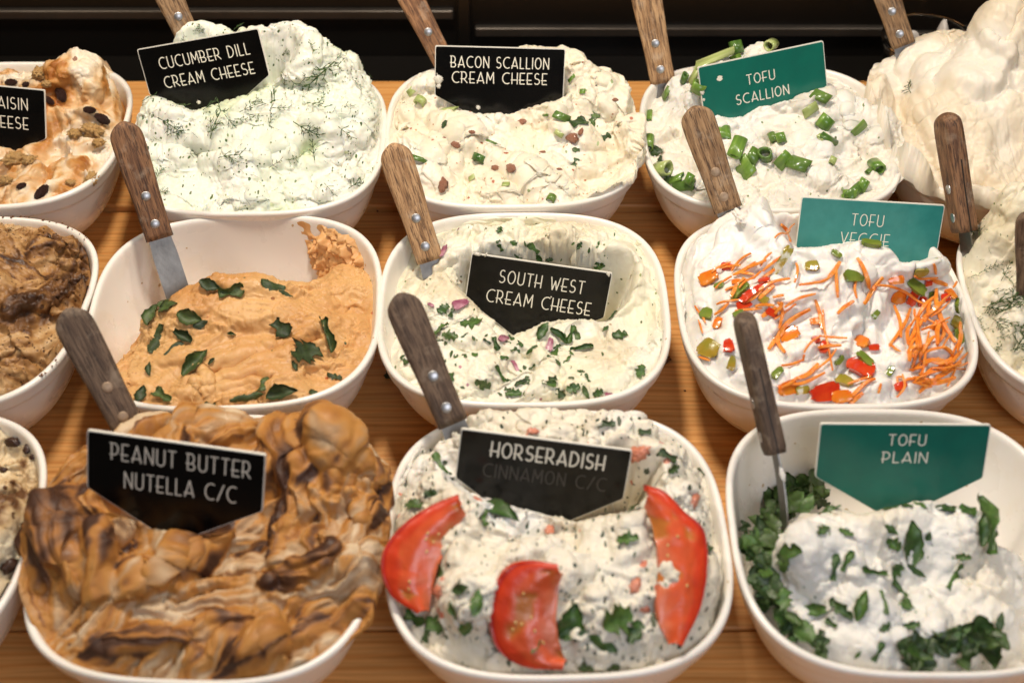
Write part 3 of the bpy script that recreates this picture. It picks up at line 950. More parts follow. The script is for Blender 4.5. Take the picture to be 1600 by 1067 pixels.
mound('bac', 'cream_cheese_heap', 'cream coloured heap flecked with bacon and scallion holding the BACON SCALLION sign', 'cream cheese',
      [(800, 98, .50), (885, 108, .38), (735, 120, .45), (950, 140, .30), (985, 215, .0), (660, 140, .32), (625, 215, .05), (740, 185, .0), (860, 178, -.02), (920, 215, -.2), (690, 240, -.30), (800, 245, -.35), (720, 295, -.68), (860, 290, -.66), (800, 312, -.84), (950, 270, -.4)],
      [(0, .012), (45, -.008), (90, -.005), (180, -.004), (225, -.006), (270, -.008), (315, .002), (335, .012)], M['m_bac'], creamy((.87, .80, .64), (.85, .76, .58), (.88, .84, .74)),
      over=[(0, .006), (25, .0), (90, 0), (180, 0), (270, 0), (310, 0), (335, .006)], strokes=[((760, 200), (930, 290), .055, -.2), ((690, 250), (830, 300), .045, .3), ((860, 170), (980, 230), .05, .1)], nrand=3, rw=(.14, .3), rang=(-35, 30),
      creases=[([(680, 215), (740, 250), (800, 290), (830, 320)], .011, .05), ([(650, 190), (690, 230), (720, 250)], .007, .04)],
      fluff=(.0030, 55), fine=(.0013, 150), lump=(.007, 24), seed=8, tears=.003, lobes=(60, (.20, .50), (.4, .75), .022, -35, 30, .0016), soft=2)
mound('scal', 'tofu_spread_heap', 'white tofu spread strewn with green scallion cuts around the TOFU SCALLION sign', 'tofu spread',
      [(1120, 100, .50), (1210, 82, .55), (1180, 168, .08), (1300, 172, .08), (1060, 150, .30), (1040, 220, .0), (1220, 225, -.2), (1350, 222, -.1), (1200, 285, -.60), (1320, 285, -.55), (1110, 250, -.25), (1260, 150, .18)],
      [(0, .010), (25, .0), (45, -.02), (90, -.012), (135, -.014), (180, -.012), (225, -.014), (270, -.010), (315, -.002), (340, .010)], M['m_scal'], creamy((.86, .82, .73), (.85, .79, .67), (.84, .82, .77)),
      over=[(0, .008), (25, .003), (60, 0), (180, 0), (300, 0), (335, .006)], strokes=[((1180, 220), (1320, 190), .06, .1), ((1060, 200), (1110, 290), .05), ((1250, 260), (1340, 230), .04)], nrand=5, rw=(.1, .24),
      fluff=(.0020, 60), fine=(.0010, 160), lump=(.006, 24), seed=15, tears=.0015, lobes=(56, (.16, .42), (.4, .8), .016, 20, 50, .0012), soft=2)
mound('white', 'cream_cheese_heap', 'tallest smooth plain cream cheese heap overflowing its bowl at the right edge', 'cream cheese',
      [(1575, 5, .45), (1490, 80, .50), (1450, 100, .5), (1410, 135, .45), (1500, 130, .12), (1392, 190, .10), (1430, 240, -.25), (1510, 250, -.40), (1580, 200, -.25), (1560, 90, .22), (1480, 318, -.84), (1560, 310, -.75), (1400, 262, -.3), (1640, 60, .3), (1640, 250, -.4)],
      [(0, .01), (90, .008), (135, .015), (180, .018), (225, .012), (250, .006), (275, .002), (315, .01)], M['m_white'], creamy((.82, .72, .56), (.80, .69, .52), (.86, .80, .69)),
      over=[(0, .01), (90, .004), (135, .010), (180, .012), (215, .010), (250, .009), (275, .004), (315, .009)], strokes=[((1400, 190), (1530, 190), .07, .2), ((1410, 130), (1480, 60), .05, .2), ((1500, 60), (1590, 50), .05), ((1560, 180), (1600, 300), .06, .2), ((1450, 230), (1540, 260), .06, -.1), ((1470, 110), (1570, 130), .05, .2)], nrand=16, es=.72, rw=(.16, .34), rl=(.4, .9),
      fluff=(.0010, 45), fine=(.0005, 130), lump=(.008, 18), seed=21, turn=6, wedge=.75, lwarp=.007, fan=.4, stria=.0005, lip=.004, off=.009, lobes=(34, (.40, .95), (.30, .5), .014, 40, 60, .0026), soft=2)
mound('rais', 'cream_cheese_heap', 'beige walnut and raisin cream cheese heap at back left', 'cream cheese',
      [(120, 95, .42), (150, 108, .45), (60, 118, .40), (110, 190, .02), (160, 165, .12), (20, 210, -.05), (90, 245, -.32), (30, 280, -.60), (150, 240, -.30), (80, 300, -.72), (175, 210, -.05)],
      [(0, -.012), (60, -.03), (90, -.012), (180, 0), (270, -.006), (315, -.008)], M['m_rais'],
      swirl([(0, (.38, .13, .025)), (.25, (.56, .26, .07)), (.45, (.72, .48, .25)), (.72, (.84, .71, .53)), (1, (.87, .79, .66))], .6),
      strokes=[((20, 300), (140, 270), .06, .2), ((60, 240), (130, 290), .05, -.3), ((10, 250), (110, 230), .04, .4), ((130, 200), (150, 280), .035)], nrand=4, rw=(.1, .2), fluff=(.0026, 60), fine=(.0010, 160), lump=(.006, 26), seed=30, lip=.005, lobes=(50, (.2, .5), (.25, .5), .015, 20, 50, .0016), soft=3)
mound('basil', 'spread_heap', 'smooth orange tan spread heap topped with dark basil leaves', 'spread',
      [(330, 446, .16), (400, 440, .20), (470, 452, .16), (265, 470, .08), (228, 525, -.20), (210, 590, -.50), (400, 520, -.25), (520, 490, .02), (548, 550, -.30), (552, 470, .22), (545, 440, .36), (400, 598, -.70), (300, 598, -.66), (500, 590, -.6), (310, 510, -.2)],
      [(0, -.024), (20, -.020), (38, -.022), (58, -.070), (75, -.088), (90, -.088), (120, -.088), (150, -.075), (180, -.058), (215, -.030), (240, -.014), (270, -.012), (300, -.012), (330, -.024)], M['m_basil'],
      creamy((.63, .33, .12), (.69, .41, .165), (.56, .27, .085)), strokes=[((330, 470), (520, 520), .055, .2), ((300, 560), (500, 520), .04, -.35), ((320, 600), (470, 560), .045, -.3), ((230, 560), (300, 610), .05), ((440, 460), (540, 540), .05, .2)], nrand=4, rw=(.14, .3), rl=(.4, .9), rang=(-15, 30),
      creases=[([(330, 580), (400, 555), (500, 525)], .006, .025), ([(310, 610), (380, 585), (430, 590)], .005, .02)], fluff=(.0018, 55), fine=(.0011, 170), lump=(.004, 24), seed=41, stria=.0004, lip=.0045, off=.004, tears=.002, lobes=(46, (.3, .7), (.2, .4), .013, 15, 30, .0020), soft=2, lwarp=.007, fan=.3, wedge=.55)
mound('sw', 'cream_cheese_heap', 'pale cream cheese with cilantro and red onion filling bowl with the SOUTH WEST sign', 'cream cheese',
      [(800, 585, -.68), (700, 565, -.55), (780, 525, -.22), (880, 525, -.22), (670, 500, -.05), (690, 450, .22), (740, 385, .56), (850, 392, .50), (930, 410, .45), (990, 435, .30), (800, 350, .75), (900, 360, .72), (980, 450, .22), (960, 560, -.5), (900, 590, -.66), (820, 455, .12), (1000, 520, -.2)],
      [(0, -.012), (45, -.006), (90, -.014), (135, -.016), (180, -.035), (215, -.024), (240, -.016), (270, -.012), (315, -.010)], M['m_sw'],
      creamy((.82, .77, .57), (.86, .82, .70), (.74, .64, .45), 14), strokes=[((640, 400), (720, 350), .05, .2), ((960, 420), (1000, 540), .06, .2), ((860, 570), (980, 570), .06), ((690, 560), (760, 590), .05), ((930, 350), (1010, 420), .05, .2), ((880, 540), (940, 530), .05)], nrand=5, rw=(.12, .26),
      creases=[([(660, 530), (740, 545), (830, 550)], .006, .035)], fluff=(.0026, 55), fine=(.0011, 160), lump=(.005, 28), seed=52, tears=.002, lobes=(60, (.14, .40), (.4, .8), .013, None, 0, .0014), soft=2)
mound('veg', 'tofu_spread_heap', 'glossy white tofu heap covered in carrot shreds and peppers under the TOFU VEGGIE sign', 'tofu spread',
      [(1185, 336, .62), (1215, 318, .64), (1250, 308, .64), (1290, 312, .60), (1150, 345, .60), (1340, 330, .50), (1350, 385, .12), (1260, 395, .08), (1290, 350, .3), (1130, 385, .38), (1420, 360, .4), (1110, 455, .0), (1300, 470, -.18), (1420, 455, -.08), (1480, 425, .12), (1200, 545, -.48), (1350, 560, -.55), (1450, 545, -.48), (1135, 535, -.45), (1300, 612, -.86), (1210, 430, 0)],
      [(0, -.008), (45, .0), (90, -.004), (150, -.006), (180, -.012), (225, -.012), (270, -.008), (315, -.012)], M['m_veg'], creamy((.87, .84, .78), (.86, .82, .75), (.86, .85, .82)),
      strokes=[((1260, 420), (1290, 560), .075, .1), ((1350, 400), (1380, 580), .07, -.1), ((1420, 450), (1430, 560), .05), ((1200, 440), (1230, 560), .06), ((1340, 380), (1420, 400), .04)], nrand=2, rw=(.16, .32), rl=(.4, .8), rang=(80, 40),
      creases=[([(1330, 420), (1345, 480), (1350, 520)], .006, .03)], fluff=(.0010, 48), fine=(.0004, 150), lump=(.006, 22), seed=61, stria=.0002, lip=.003, off=.008, lobes=(56, (.3, .65), (.28, .5), .019, 75, 45, .0024), soft=2, lwarp=.008, fan=.3, wedge=.6)
mound('moc', 'spread_heap', 'coarse brown scooped spread dusted with cocoa at the left edge', 'spread',
      [(20, 368, .65), (100, 375, .62), (60, 440, .10), (132, 440, .15), (30, 510, -.35), (95, 530, -.45), (10, 590, -.75), (-60, 450, 0), (-60, 560, -.5), (110, 480, -.1)],
      [(0, -.012), (45, -.010), (90, -.006), (180, -.01), (270, -.014), (315, -.020)], M['m_moc'],
      swirl([(0, (.05, .02, .008)), (.2, (.16, .068, .022)), (.42, (.36, .18, .06)), (.7, (.50, .29, .12)), (1, (.60, .40, .20))], .75, 24), strokes=[((20, 560), (110, 520), .05, .2), ((0, 520), (90, 480), .05, .2), ((30, 450), (60, 380), .05)], nrand=3, rw=(.1, .2),
      fluff=(.0042, 55), fine=(.0022, 140), lump=(.008, 28), seed=70, tears=.007, lobes=(60, (.22, .55), (.22, .42), .016, 40, 60, .0026), soft=1, lwarp=.007, fan=.4, wedge=.65, streak=3)
mound('dill', 'cream_cheese_heap', 'pale scooped cream cheese dotted with dill at the right edge', 'cream cheese',
      [(1560, 310, .62), (1600, 282, .60), (1535, 375, .42), (1520, 440, .10), (1580, 440, .15), (1590, 475, -.1), (1560, 520, -.35), (1600, 560, -.5), (1650, 440, 0), (1650, 300, .5), (1650, 540, -.45), (1555, 570, -.6)],
      [(0, 0), (90, .0), (135, -.004), (180, -.004), (225, -.008), (270, -.01)], M['m_dill'], creamy((.82, .74, .54), (.85, .79, .64), (.78, .69, .48)),
      strokes=[((1520, 470), (1570, 370), .06, .2), ((1560, 560), (1600, 520), .06), ((1570, 330), (1600, 340), .05)], nrand=4, fluff=(.0020, 60), fine=(.0009, 160), lump=(.005, 26), seed=82, lobes=(46, (.18, .45), (.4, .8), .014, None, 0, .0012), soft=2)
mound('pb', 'spread_heap', 'swirled brown peanut and hazelnut spread bulging over its bowl nearest the camera', 'spread',
      [(190, 705, .45), (285, 655, .70), (335, 668, .68), (520, 672, .52), (595, 742, .30), (65, 840, -.08), (105, 775, .15), (440, 700, .45), (290, 815, .02), (420, 822, .0), (150, 850, -.2), (500, 860, -.28), (250, 940, -.50), (400, 960, -.55), (530, 930, -.45), (300, 1040, -.88), (120, 930, -.45), (585, 850, -.1)],
      [(0, .018), (45, .012), (90, -.006), (135, .004), (180, .020), (205, .008), (222, -.006), (270, -.010), (300, -.006), (330, .010)], M['m_pb'],
      swirl([(0, (.06, .024, .012)), (.14, (.18, .078, .032)), (.30, (.40, .165, .036)), (.52, (.50, .235, .058)), (.68, (.44, .25, .115)), (.86, (.54, .36, .20)), (1, (.64, .49, .32))], .95, 18, .03),
      over=[(0, .008), (35, .008), (60, 0), (120, 0), (150, .010), (185, .011), (202, .005), (215, 0), (310, 0), (325, .007)],
      strokes=[((420, 880), (560, 800), .04, .4), ((450, 950), (520, 850), .05, .3), ((130, 900), (220, 850), .05, -.4), ((250, 980), (420, 930), .05, -.3), ((200, 860), (300, 840), .045, .3), ((480, 700), (560, 780), .05, .2), ((310, 900), (330, 830), .04), ((150, 960), (280, 1010), .05, .2), ((560, 900), (430, 1010), .04, .2), ((90, 800), (150, 730), .05)], nrand=0, rw=(.10, .24), rl=(.3, .75),
      fluff=(.0008, 40), fine=(.0007, 120), lump=(.006, 20), seed=94, turn=8, wedge=.75, lwarp=.006, fan=.55, streak=3.6, stria=.0002, lip=.006, off=.008, smear_rough=.35, lobes=(120, (.22, .60), (.22, .42), .019, 70, 80, .0040), tfreq=1.2, soft=1)
mound('horse', 'cream_cheese_heap', 'lumpy herb and tomato flecked cream cheese heap under the HORSERADISH sign', 'cream cheese',
      [(750, 664, .80), (860, 668, .80), (1000, 672, .72), (1080, 735, .45), (860, 785, .06), (700, 805, -.05), (1010, 790, .02), (780, 850, -.28), (900, 880, -.36), (1040, 880, -.38), (680, 910, -.48), (850, 985, -.76), (1000, 985, -.76), (645, 800, .05), (1090, 830, -.05), (720, 980, -.76), (880, 720, .35)],
      [(0, -.010), (45, -.008), (90, -.003), (135, -.008), (180, -.014), (225, -.018), (270, -.020), (315, -.012)], M['m_horse'], creamy((.83, .78, .66), (.80, .72, .56), (.84, .83, .79), 16),
      strokes=[((700, 850), (800, 880), .05), ((900, 830), (1020, 870), .05)], nrand=3, rw=(.12, .24), fluff=(.0032, 50), fine=(.0011, 130), lump=(.010, 24), seed=101, tears=.004, lobes=(64, (.16, .42), (.5, .85), .020, None, 0, .0014), soft=2)
mound('plain', 'tofu_spread_heap', 'white tofu spread heap with green herb leaves under the TOFU PLAIN sign', 'tofu spread',
      [(1320, 792, .12), (1415, 780, .12), (1275, 825, .02), (1500, 805, .08), (1560, 850, -.10), (1215, 880, -.25), (1400, 870, -.22), (1275, 940, -.50), (1450, 940, -.45), (1335, 1000, -.74), (1535, 940, -.45), (1500, 880, -.2)],
      [(0, -.075), (30, -.085), (60, -.088), (90, -.088), (120, -.088), (150, -.075), (180, -.060), (210, -.045), (240, -.030), (270, -.024), (300, -.035), (330, -.060)], M['m_plain'], creamy((.87, .83, .74), (.86, .84, .78), (.84, .77, .63)),
      strokes=[((1230, 900), (1330, 900), .05), ((1260, 970), (1380, 1000), .05, .2), ((1400, 830), (1500, 880), .05)], nrand=3, rw=(.14, .3), fluff=(.0022, 58), fine=(.0008, 150), lump=(.006, 26), seed=111, tears=.002, lobes=(60, (.16, .40), (.5, .85), .016, None, 0, .0014), soft=2)
mound('lf', 'spread_heap', 'cream spread streaked with dark chocolate at lower left edge', 'spread',
      [(0, 700, .75), (40, 715, .65), (15, 780, .28), (60, 800, .15), (10, 860, -.12), (50, 790, .2), (0, 930, -.45), (-80, 800, 0), (-80, 700, .7), (-80, 930, -.5)],
      [(0, -.016), (45, -.012), (90, -.01), (180, -.01), (270, -.02), (315, -.02)], M['m_lf'],
      swirl([(0, (.05, .022, .012)), (.22, (.16, .07, .025)), (.36, (.6, .42, .22)), (.6, (.76, .62, .4)), (1, (.8, .7, .5))], .3, 26), nrand=3, rw=(.1, .2), fluff=(.0045, 55), fine=(.002, 150), lump=(.006, 28), seed=121, tears=.003, lobes=(50, (.16, .45), (.3, .6), .015, 40, 50, .0018), soft=2)# ------------------------------------------------------------------ spatulas
def spatula(key, top, bot, ynb, lab, wood='handle_tan', L=.116, roll=0.0, wid=.0285, blade=.10, bw=.0225, brass=False, thick=.0125, aim=None, group='wooden handled spatulas'):
    cx, cy, _ = BOWLS[key]
    B = at_y(bot[0], bot[1], cy + ynb * BA)
    d = ray(*top); d = d / np.linalg.norm(d)
    oc = CAM - B
    b = oc @ d; c = oc @ oc - L * L
    disc = b * b - c
    if disc < 0: t = -b
    else:
        t1, t2 = -b - math.sqrt(disc), -b + math.sqrt(disc)
        t = t1 if aim == 'near' else t2 if aim == 'far' else (t1 + t2) / 2
    T = CAM + d * t
    ax = T - B; Lr = np.linalg.norm(ax); ax /= Lr
    view = CAM - (T + B) / 2; view /= np.linalg.norm(view)
    n = view - ax * (view @ ax); n /= np.linalg.norm(n)
    x = np.cross(ax, n)
    r = math.radians(roll)
    x, n = x * math.cos(r) + n * math.sin(r), -x * math.sin(r) + n * math.cos(r)
    if x[0] < 0: x, n = -x, -n
    root = empty('spatula', B)
    # local: x width, y along the handle to its butt, z face normal
    root.matrix_world = Matrix(((x[0], ax[0], n[0], B[0]), (x[1], ax[1], n[1], B[1]), (x[2], ax[2], n[2], B[2]), (0, 0, 0, 1)))
    tag(root, lab, 'spatula', group)
    # handle: two scales as one rounded body
    S_ = 40; NS_ = 34
    V, F = [], []
    ts = 1 - (1 - np.linspace(0, 1, NS_)) ** 1.6
    for k, t_ in enumerate(ts):
        w = wid / 2 * (.86 + .02 * math.sin(t_ * 3) + .16 * sstep(.25, .8, t_))
        w *= math.sqrt(max(1 - sstep(.80, 1.0, t_) ** 2 * .999 * (max(t_ - .8, 0) / .2) ** 1.2, 0.0004))
        h = thick / 2 * (1 - .08 * t_) * math.sqrt(max(1 - max(t_ - .93, 0) ** 2 / .0049 * .98, .003))
        if k == 0: w *= .95; h *= .88
        for j in range(S_):
            a = 2 * PI * j / S_
            c_, s_ = math.cos(a), math.sin(a)
            q = (abs(c_) ** 4.5 + abs(s_) ** 4.5) ** (-1 / 4.5)
            V.append((w * c_ * q, t_ * Lr, h * s_ * q))
    for k in range(NS_ - 1):
        for j in range(S_):
            a, b_ = k * S_ + j, k * S_ + (j + 1) % S_
            F.append((a, a + S_, b_ + S_, b_))
    F.append(tuple(range(S_))); F.append(tuple(range((NS_ - 1) * S_ + S_ - 1, (NS_ - 1) * S_ - 1, -1)))
    mesh_obj('handle', V, F, M[wood], root)
    # tang seen along the handle's edges
    V, F = [], []
    tw = [(t_, wid / 2 * (.86 + .02 * math.sin(t_ * 3) + .16 * sstep(.25, .8, t_)) + .00015) for t_ in np.linspace(0.0, .60, 12)]
    for t_, w in tw: V += [(-w, t_ * Lr, -.0007), (-w, t_ * Lr, .0007), (w, t_ * Lr, .0007), (w, t_ * Lr, -.0007)]
    for k in range(len(tw) - 1):
        for j in range(4): F.append((4 * k + j, 4 * k + (j + 1) % 4, 4 * k + 4 + (j + 1) % 4, 4 * k + 4 + j))
    F += [(0, 1, 2, 3)[::-1], tuple(range(len(V) - 4, len(V)))]
    mesh_obj('tang', V, F, M['tangm'], root, smooth=False)
    for t_ in (.13, .37):
        V, F = [], []
        for (rr, zz) in ((.0043, -thick / 2 - .00025), (.0043, thick / 2 + .0001), (.0038, thick / 2 + .0004), (.0001, thick / 2 + .0005)):
            for j in range(18): V.append((rr * math.cos(2 * PI * j / 18), t_ * Lr + rr * math.sin(2 * PI * j / 18), zz))
        for k in range(3):
            for j in range(18): F.append((k * 18 + j, k * 18 + (j + 1) % 18, k * 18 + 18 + (j + 1) % 18, k * 18 + 18 + j))
        F.append(tuple(range(17, -1, -1)))
        mesh_obj('rivet', V, F, M['rivet_brass' if brass else 'rivet'], root)
    # blade: collar that widens, then a long flexible tongue
    V, F = [], []
    ys = np.linspace(.004, -blade, 16)
    for y in ys:
        s = -y / blade
        w = (wid * .36 + (bw / 2 - wid * .36) * sstep(.02, .2, s)) * (1 if s < .88 else math.sqrt(max(1 - ((s - .88) / .125) ** 2, .02)))
        z = .010 * s * s
        V += [(-w, y, z - .0006), (-w, y, z + .0006), (w, y, z + .0006), (w, y, z - .0006)]
    for k in range(15):
        for j in range(4): F.append((4 * k + j, 4 * k + 4 + j, 4 * k + 4 + (j + 1) % 4, 4 * k + (j + 1) % 4))
    F += [(0, 1, 2, 3), tuple(range(60, 64))[::-1]]
    mesh_obj('blade', V, F, M['steel'], root, smooth=False)
    return root


M['tangm'] = simple('dark_tang', (.03, .02, .014), .6, .3)
spatula('cuc', (238, -60), (302, 75), .62, 'weathered tan spatula handle standing behind the CUCUMBER DILL sign', wid=.028, blade=.05)
spatula('bac', (615, -55), (700, 110), .66, 'reddish brown spatula handle standing behind the BACON SCALLION sign', 'handle_red', wid=.026, blade=.05)
spatula('scal', (1003, -40), (1036, 130), .70, 'brown spatula handle at the back left rim of the scallion tofu bowl', 'handle_tan', wid=.030, blade=.05)
spatula('white', (1362, -75), (1412, 72), .72, 'weathered tan spatula handle sunk behind the tallest plain heap', 'handle_tan', wid=.028, blade=.05)
spatula('basil', (190, 190), (250, 373), .62, 'spatula with dark grained handle and steel rivets beside the bare basil bowl wall', 'handle_red', blade=.085)
spatula('sw', (612, 224), (672, 408), .50, 'clean light brown spatula handle with white smear beside the SOUTH WEST sign', 'handle_tan', blade=.075)
spatula('veg', (1083, 166), (1138, 328), .80, 'tan cracked spatula handle with dark rivets in the carrot topped tofu', 'handle_tan', brass=True, blade=.07, wid=.030)
spatula('dill', (1478, 176), (1507, 362), .55, 'narrow reddish spatula handle seen edge on in the right edge dill bowl', 'handle_red', roll=62, blade=.085, thick=.019)
spatula('pb', (103, 482), (205, 675), .78, 'greyish blurred spatula handle rising behind the peanut butter sign', 'handle_grey', brass=True, wid=.029, blade=.05, L=.112)
spatula('horse', (622, 458), (708, 662), .72, 'dark worn spatula handle rising behind the HORSERADISH sign', 'handle_grey', wid=.0275, blade=.08, L=.112)
spatula('plain', (1160, 487), (1211, 708), .45, 'slim dark spatula handle seen edge on beside the TOFU PLAIN sign', 'handle_grey', roll=78, blade=.075, thick=.0165, L=.112)
spatula('dill', (1618, 330), (1612, 470), -.05, 'dark spatula handle tip just showing at the right edge', 'handle_grey', L=.105, wid=.03, aim='near', blade=.05)
# ------------------------------------------------------------------ toppings
from mathutils.kdtree import KDTree
for m in MO.values():
    Q = m.P.reshape(-1, 3)
    t = KDTree(len(Q))
    for i, q in enumerate(Q.tolist()): t.insert(q, i)
    t.balance()
    m.kd = t
ORD = ['first', 'second', 'third', 'fourth', 'fifth', 'sixth', 'seventh', 'eighth', 'ninth', 'tenth', 'eleventh', 'twelfth', 'thirteenth', 'fourteenth', 'fifteenth', 'sixteenth', 'seventeenth', 'eighteenth']
GRP = {}


def reg(o, base, cat, group, u, v):
    GRP.setdefault((base, cat, group), []).append((u, v, o))


def name_groups(limit=30):
    """label each topping by its own kind and its place in its heap; very many alike share one label"""
    for (base, cat, group), L in GRP.items():
        n = len(L)
        if n > limit:
            for (_, _, o) in L: tag(o, base, cat, group)
            continue
        if n == 1:
            tag(L[0][2], base, cat); continue
        if n <= 4:
            L.sort(key=lambda k: k[0])
            nm = {2: ['left of the two', 'right of the two'], 3: ['leftmost of three', 'middle of three', 'rightmost of three'], 4: ['leftmost of four', 'second from left of four', 'third from left of four', 'rightmost of four']}[n]
            for k, (_, _, o) in enumerate(L): tag(o, base + ', ' + nm[k], cat, group)
            continue
        vs = sorted(k[1] for k in L)
        nb = 2 if n < 9 else 3
        names = ['back', 'front'] if nb == 2 else ['back', 'middle', 'front']
        band = {}
        for j, k in enumerate(sorted(L, key=lambda k: k[1])): band.setdefault(min(j * nb // n, nb - 1), []).append(k)
        for bnd, mem in band.items():
            mem.sort(key=lambda k: k[0])
            for j, (_, _, o) in enumerate(mem):
                tag(o, '%s, %s from left in %s group' % (base, ORD[j], names[bnd]), cat, group)


def pxm(P):                        # photograph pixels per metre at a point
    return FPX / project(np.array([P]))[2][0]


def heading(P, n, ang):            # tangent direction at P that runs at an angle in the photograph (0 = right, 90 = up)
    a = math.radians(ang)
    right = np.array([1.0, 0, 0]); up = np.array([0, ST, CT]); view = np.array([0, CT, -ST])
    d = right * math.cos(a) + up * math.sin(a)
    k = n @ view
    if abs(k) > .25: d = d - view * ((d @ n) / k)
    d = d - n * (d @ n)
    return d / np.linalg.norm(d)


def sheet(name, G, thick, mat, col=None, parent=None):
    """a thin leaf from a grid of points"""
    nu, nv = G.shape[:2]
    n = normals(G)
    T = G + n * thick / 2; Bt = G - n * thick / 2
    V = np.concatenate([T.reshape(-1, 3), Bt.reshape(-1, 3)])
    k = nu * nv
    F = []
    I = lambda i, j: i * nv + j
    for i in range(nu - 1):
        for j in range(nv - 1):
            q = (I(i, j), I(i, j + 1), I(i + 1, j + 1), I(i + 1, j))
            F.append(q[::-1]); F.append(tuple(k + x for x in q))
    edge = [I(i, 0) for i in range(nu)] + [I(nu - 1, j) for j in range(1, nv)] + [I(i, nv - 1) for i in range(nu - 2, -1, -1)] + [I(0, j) for j in range(nv - 2, 0, -1)]
    for a, b in zip(edge, edge[1:] + edge[:1]): F.append((a, b, k + b, k + a))
    c = V.mean(0)
    if col is not None: col = np.concatenate([col.reshape(-1, 3)] * 2)
    o = mesh_obj(name, V - c, F, mat, parent, col=col)
    o.location = c
    return o


def leaf(m, u, v, lpx, ang, wr, mat, base, cat, group, name, curl=.3, lift=.0012, shape='oval', rs=RNG, drape=.8, at=None):
    P, n = on(m, u, v) if at is None else at
    s = lpx / pxm(P)
    d = heading(P, n, ang); side = np.cross(n, d)
    nu, nv = 11, 7
    G = np.zeros((nu, nv, 3))
    ph = rs.uniform(0, 9); bend = rs.uniform(-.5, .5); c1 = curl * rs.uniform(.4, 1.4) * rs.choice([-1, 1, 1]); c2 = curl * rs.uniform(-.6, .9)
    for i in range(nu):
        a = i / (nu - 1)
        if shape == 'oval': w = math.sin(PI * min(max(a, .03), .985)) ** .75 * (1.15 - .5 * a)
        elif shape == 'strip': w = .75 + .3 * math.sin(a * 7 + ph); w *= 1 if .06 < a < .94 else .7
        else: w = (.45 + .55 * abs(math.sin(a * PI * 2.5 + ph * .2))) * math.sin(PI * min(max(a, .04), .96)) ** .5
        for j in range(nv):
            b = (j / (nv - 1) - .5) * 2
            rag = 1 + (.12 if shape != 'lobed' else .35) * math.sin(a * 23 + ph + (3 if b > 0 else 0)) * abs(b)
            x = (a - .5) * s; y = b * w * wr * s / 2 * rag + bend * s * .25 * ((a - .5) ** 2)
            p = P + d * x + side * y
            q = np.array(m.kd.find(p)[0])
            h = (q - p) @ n
            h = np.clip(h, -.35 * s, .35 * s) * drape
            h += s * (c1 * .22 * b * b * w + c2 * .35 * (a - .5) ** 2 + .03 * math.sin(a * 9 + b * 2 + ph)) - .012 * s * (1 - abs(b)) + lift
            G[i, j] = p + n * h
    o = sheet(name, G, .00035, mat)
    reg(o, base, cat, group, u, v)
    return o


def ribbon(name, pts, wid, thick, nrm, mat, base, cat, group, taper=True):
    """a cut strip along 3D points, rectangular in section"""
    pts = np.array(pts); n = len(pts)
    V, F = [], []
    for i in range(n):
        t = pts[min(i + 1, n - 1)] - pts[max(i - 1, 0)]; t /= np.linalg.norm(t) + 1e-9
        nn = nrm[i] - t * (nrm[i] @ t); nn /= np.linalg.norm(nn) + 1e-9
        s = np.cross(nn, t)
        k = wid / 2 * ((.45 + .55 * math.sin(PI * (.12 + .76 * i / (n - 1)))) if taper else 1)
        for (a, b) in ((-1, -.5), (-.8, .5), (.8, .5), (1, -.5)): V.append(pts[i] + s * a * k + nn * b * thick)
    for i in range(n - 1):
        for j in range(4): F.append((4 * i + j, 4 * i + 4 + j, 4 * i + 4 + (j + 1) % 4, 4 * i + (j + 1) % 4))
    F += [(0, 1, 2, 3), tuple(range(4 * n - 4, 4 * n))[::-1]]
    V = np.array(V); c = V.mean(0)
    o = mesh_obj(name, V - c, F, mat, smooth=False)
    o.location = c
    b = o.modifiers.new('bevel', 'BEVEL'); b.width = thick * .22; b.segments = 2
    u, v, _ = project(c)
    reg(o, base, cat, group, float(u), float(v))
    return o


def spline(P, n):
    P = np.array(P, float)
    if len(P) == 2: P = np.array([P[0], (P[0] + P[1]) / 2, P[1]])
    t = np.linspace(0, len(P) - 1, n)
    Q = np.concatenate([[2 * P[0] - P[1]], P, [2 * P[-1] - P[-2]]])
    out = []
    for x in t:
        i = min(int(x), len(P) - 2); f = x - i
        a, b, c, d = Q[i:i + 4]
        out.append(.5 * (2 * b + (c - a) * f + (2 * a - 5 * b + 4 * c - d) * f * f + (3 * b - a - 3 * c + d) * f ** 3))
    return np.array(out)


M['basil'] = leaf_mat('basil_leaf', (.020, .038, .010), (.075, .115, .025), .55)
M['parsley'] = leaf_mat('chopped_herb_leaf', (.035, .085, .016), (.085, .17, .03), .42)
M['darkherb'] = leaf_mat('dark_herb_leaf', (.026, .056, .016), (.075, .13, .03), .42)
M['dillg'] = leaf_mat('dill_frond', (.03, .075, .014), (.07, .14, .025), .5)
M['carrot'] = simple('carrot_shred', (.80, .19, .012), .28, sss=.25, coat=.25, color2=(.90, .34, .045), vscale=120, bump=.0008, bscale=300)
M['pep_red'] = simple('red_pepper', (.55, .025, .008), .16, coat=.5, color2=(.66, .06, .01), vscale=70, bump=.0003)
M['pep_orange'] = simple('orange_pepper', (.75, .15, .01), .2, coat=.4, color2=(.70, .24, .02), vscale=70, bump=.0003)
M['pep_green'] = simple('green_pepper', (.13, .20, .025), .18, coat=.5, color2=(.22, .26, .04), vscale=60, bump=.0003)
M['pep_olive'] = simple('pickled_pepper', (.27, .25, .03), .18, coat=.5, color2=(.40, .26, .03), vscale=50, bump=.0003)
M['onion'] = simple('red_onion', (.22, .03, .08), .25, coat=.3, color2=(.55, .28, .34), vscale=70)
M['raisin'] = simple('raisin', (.045, .016, .012), .45, color2=(.09, .03, .018), vscale=90, bump=.003, bscale=140)
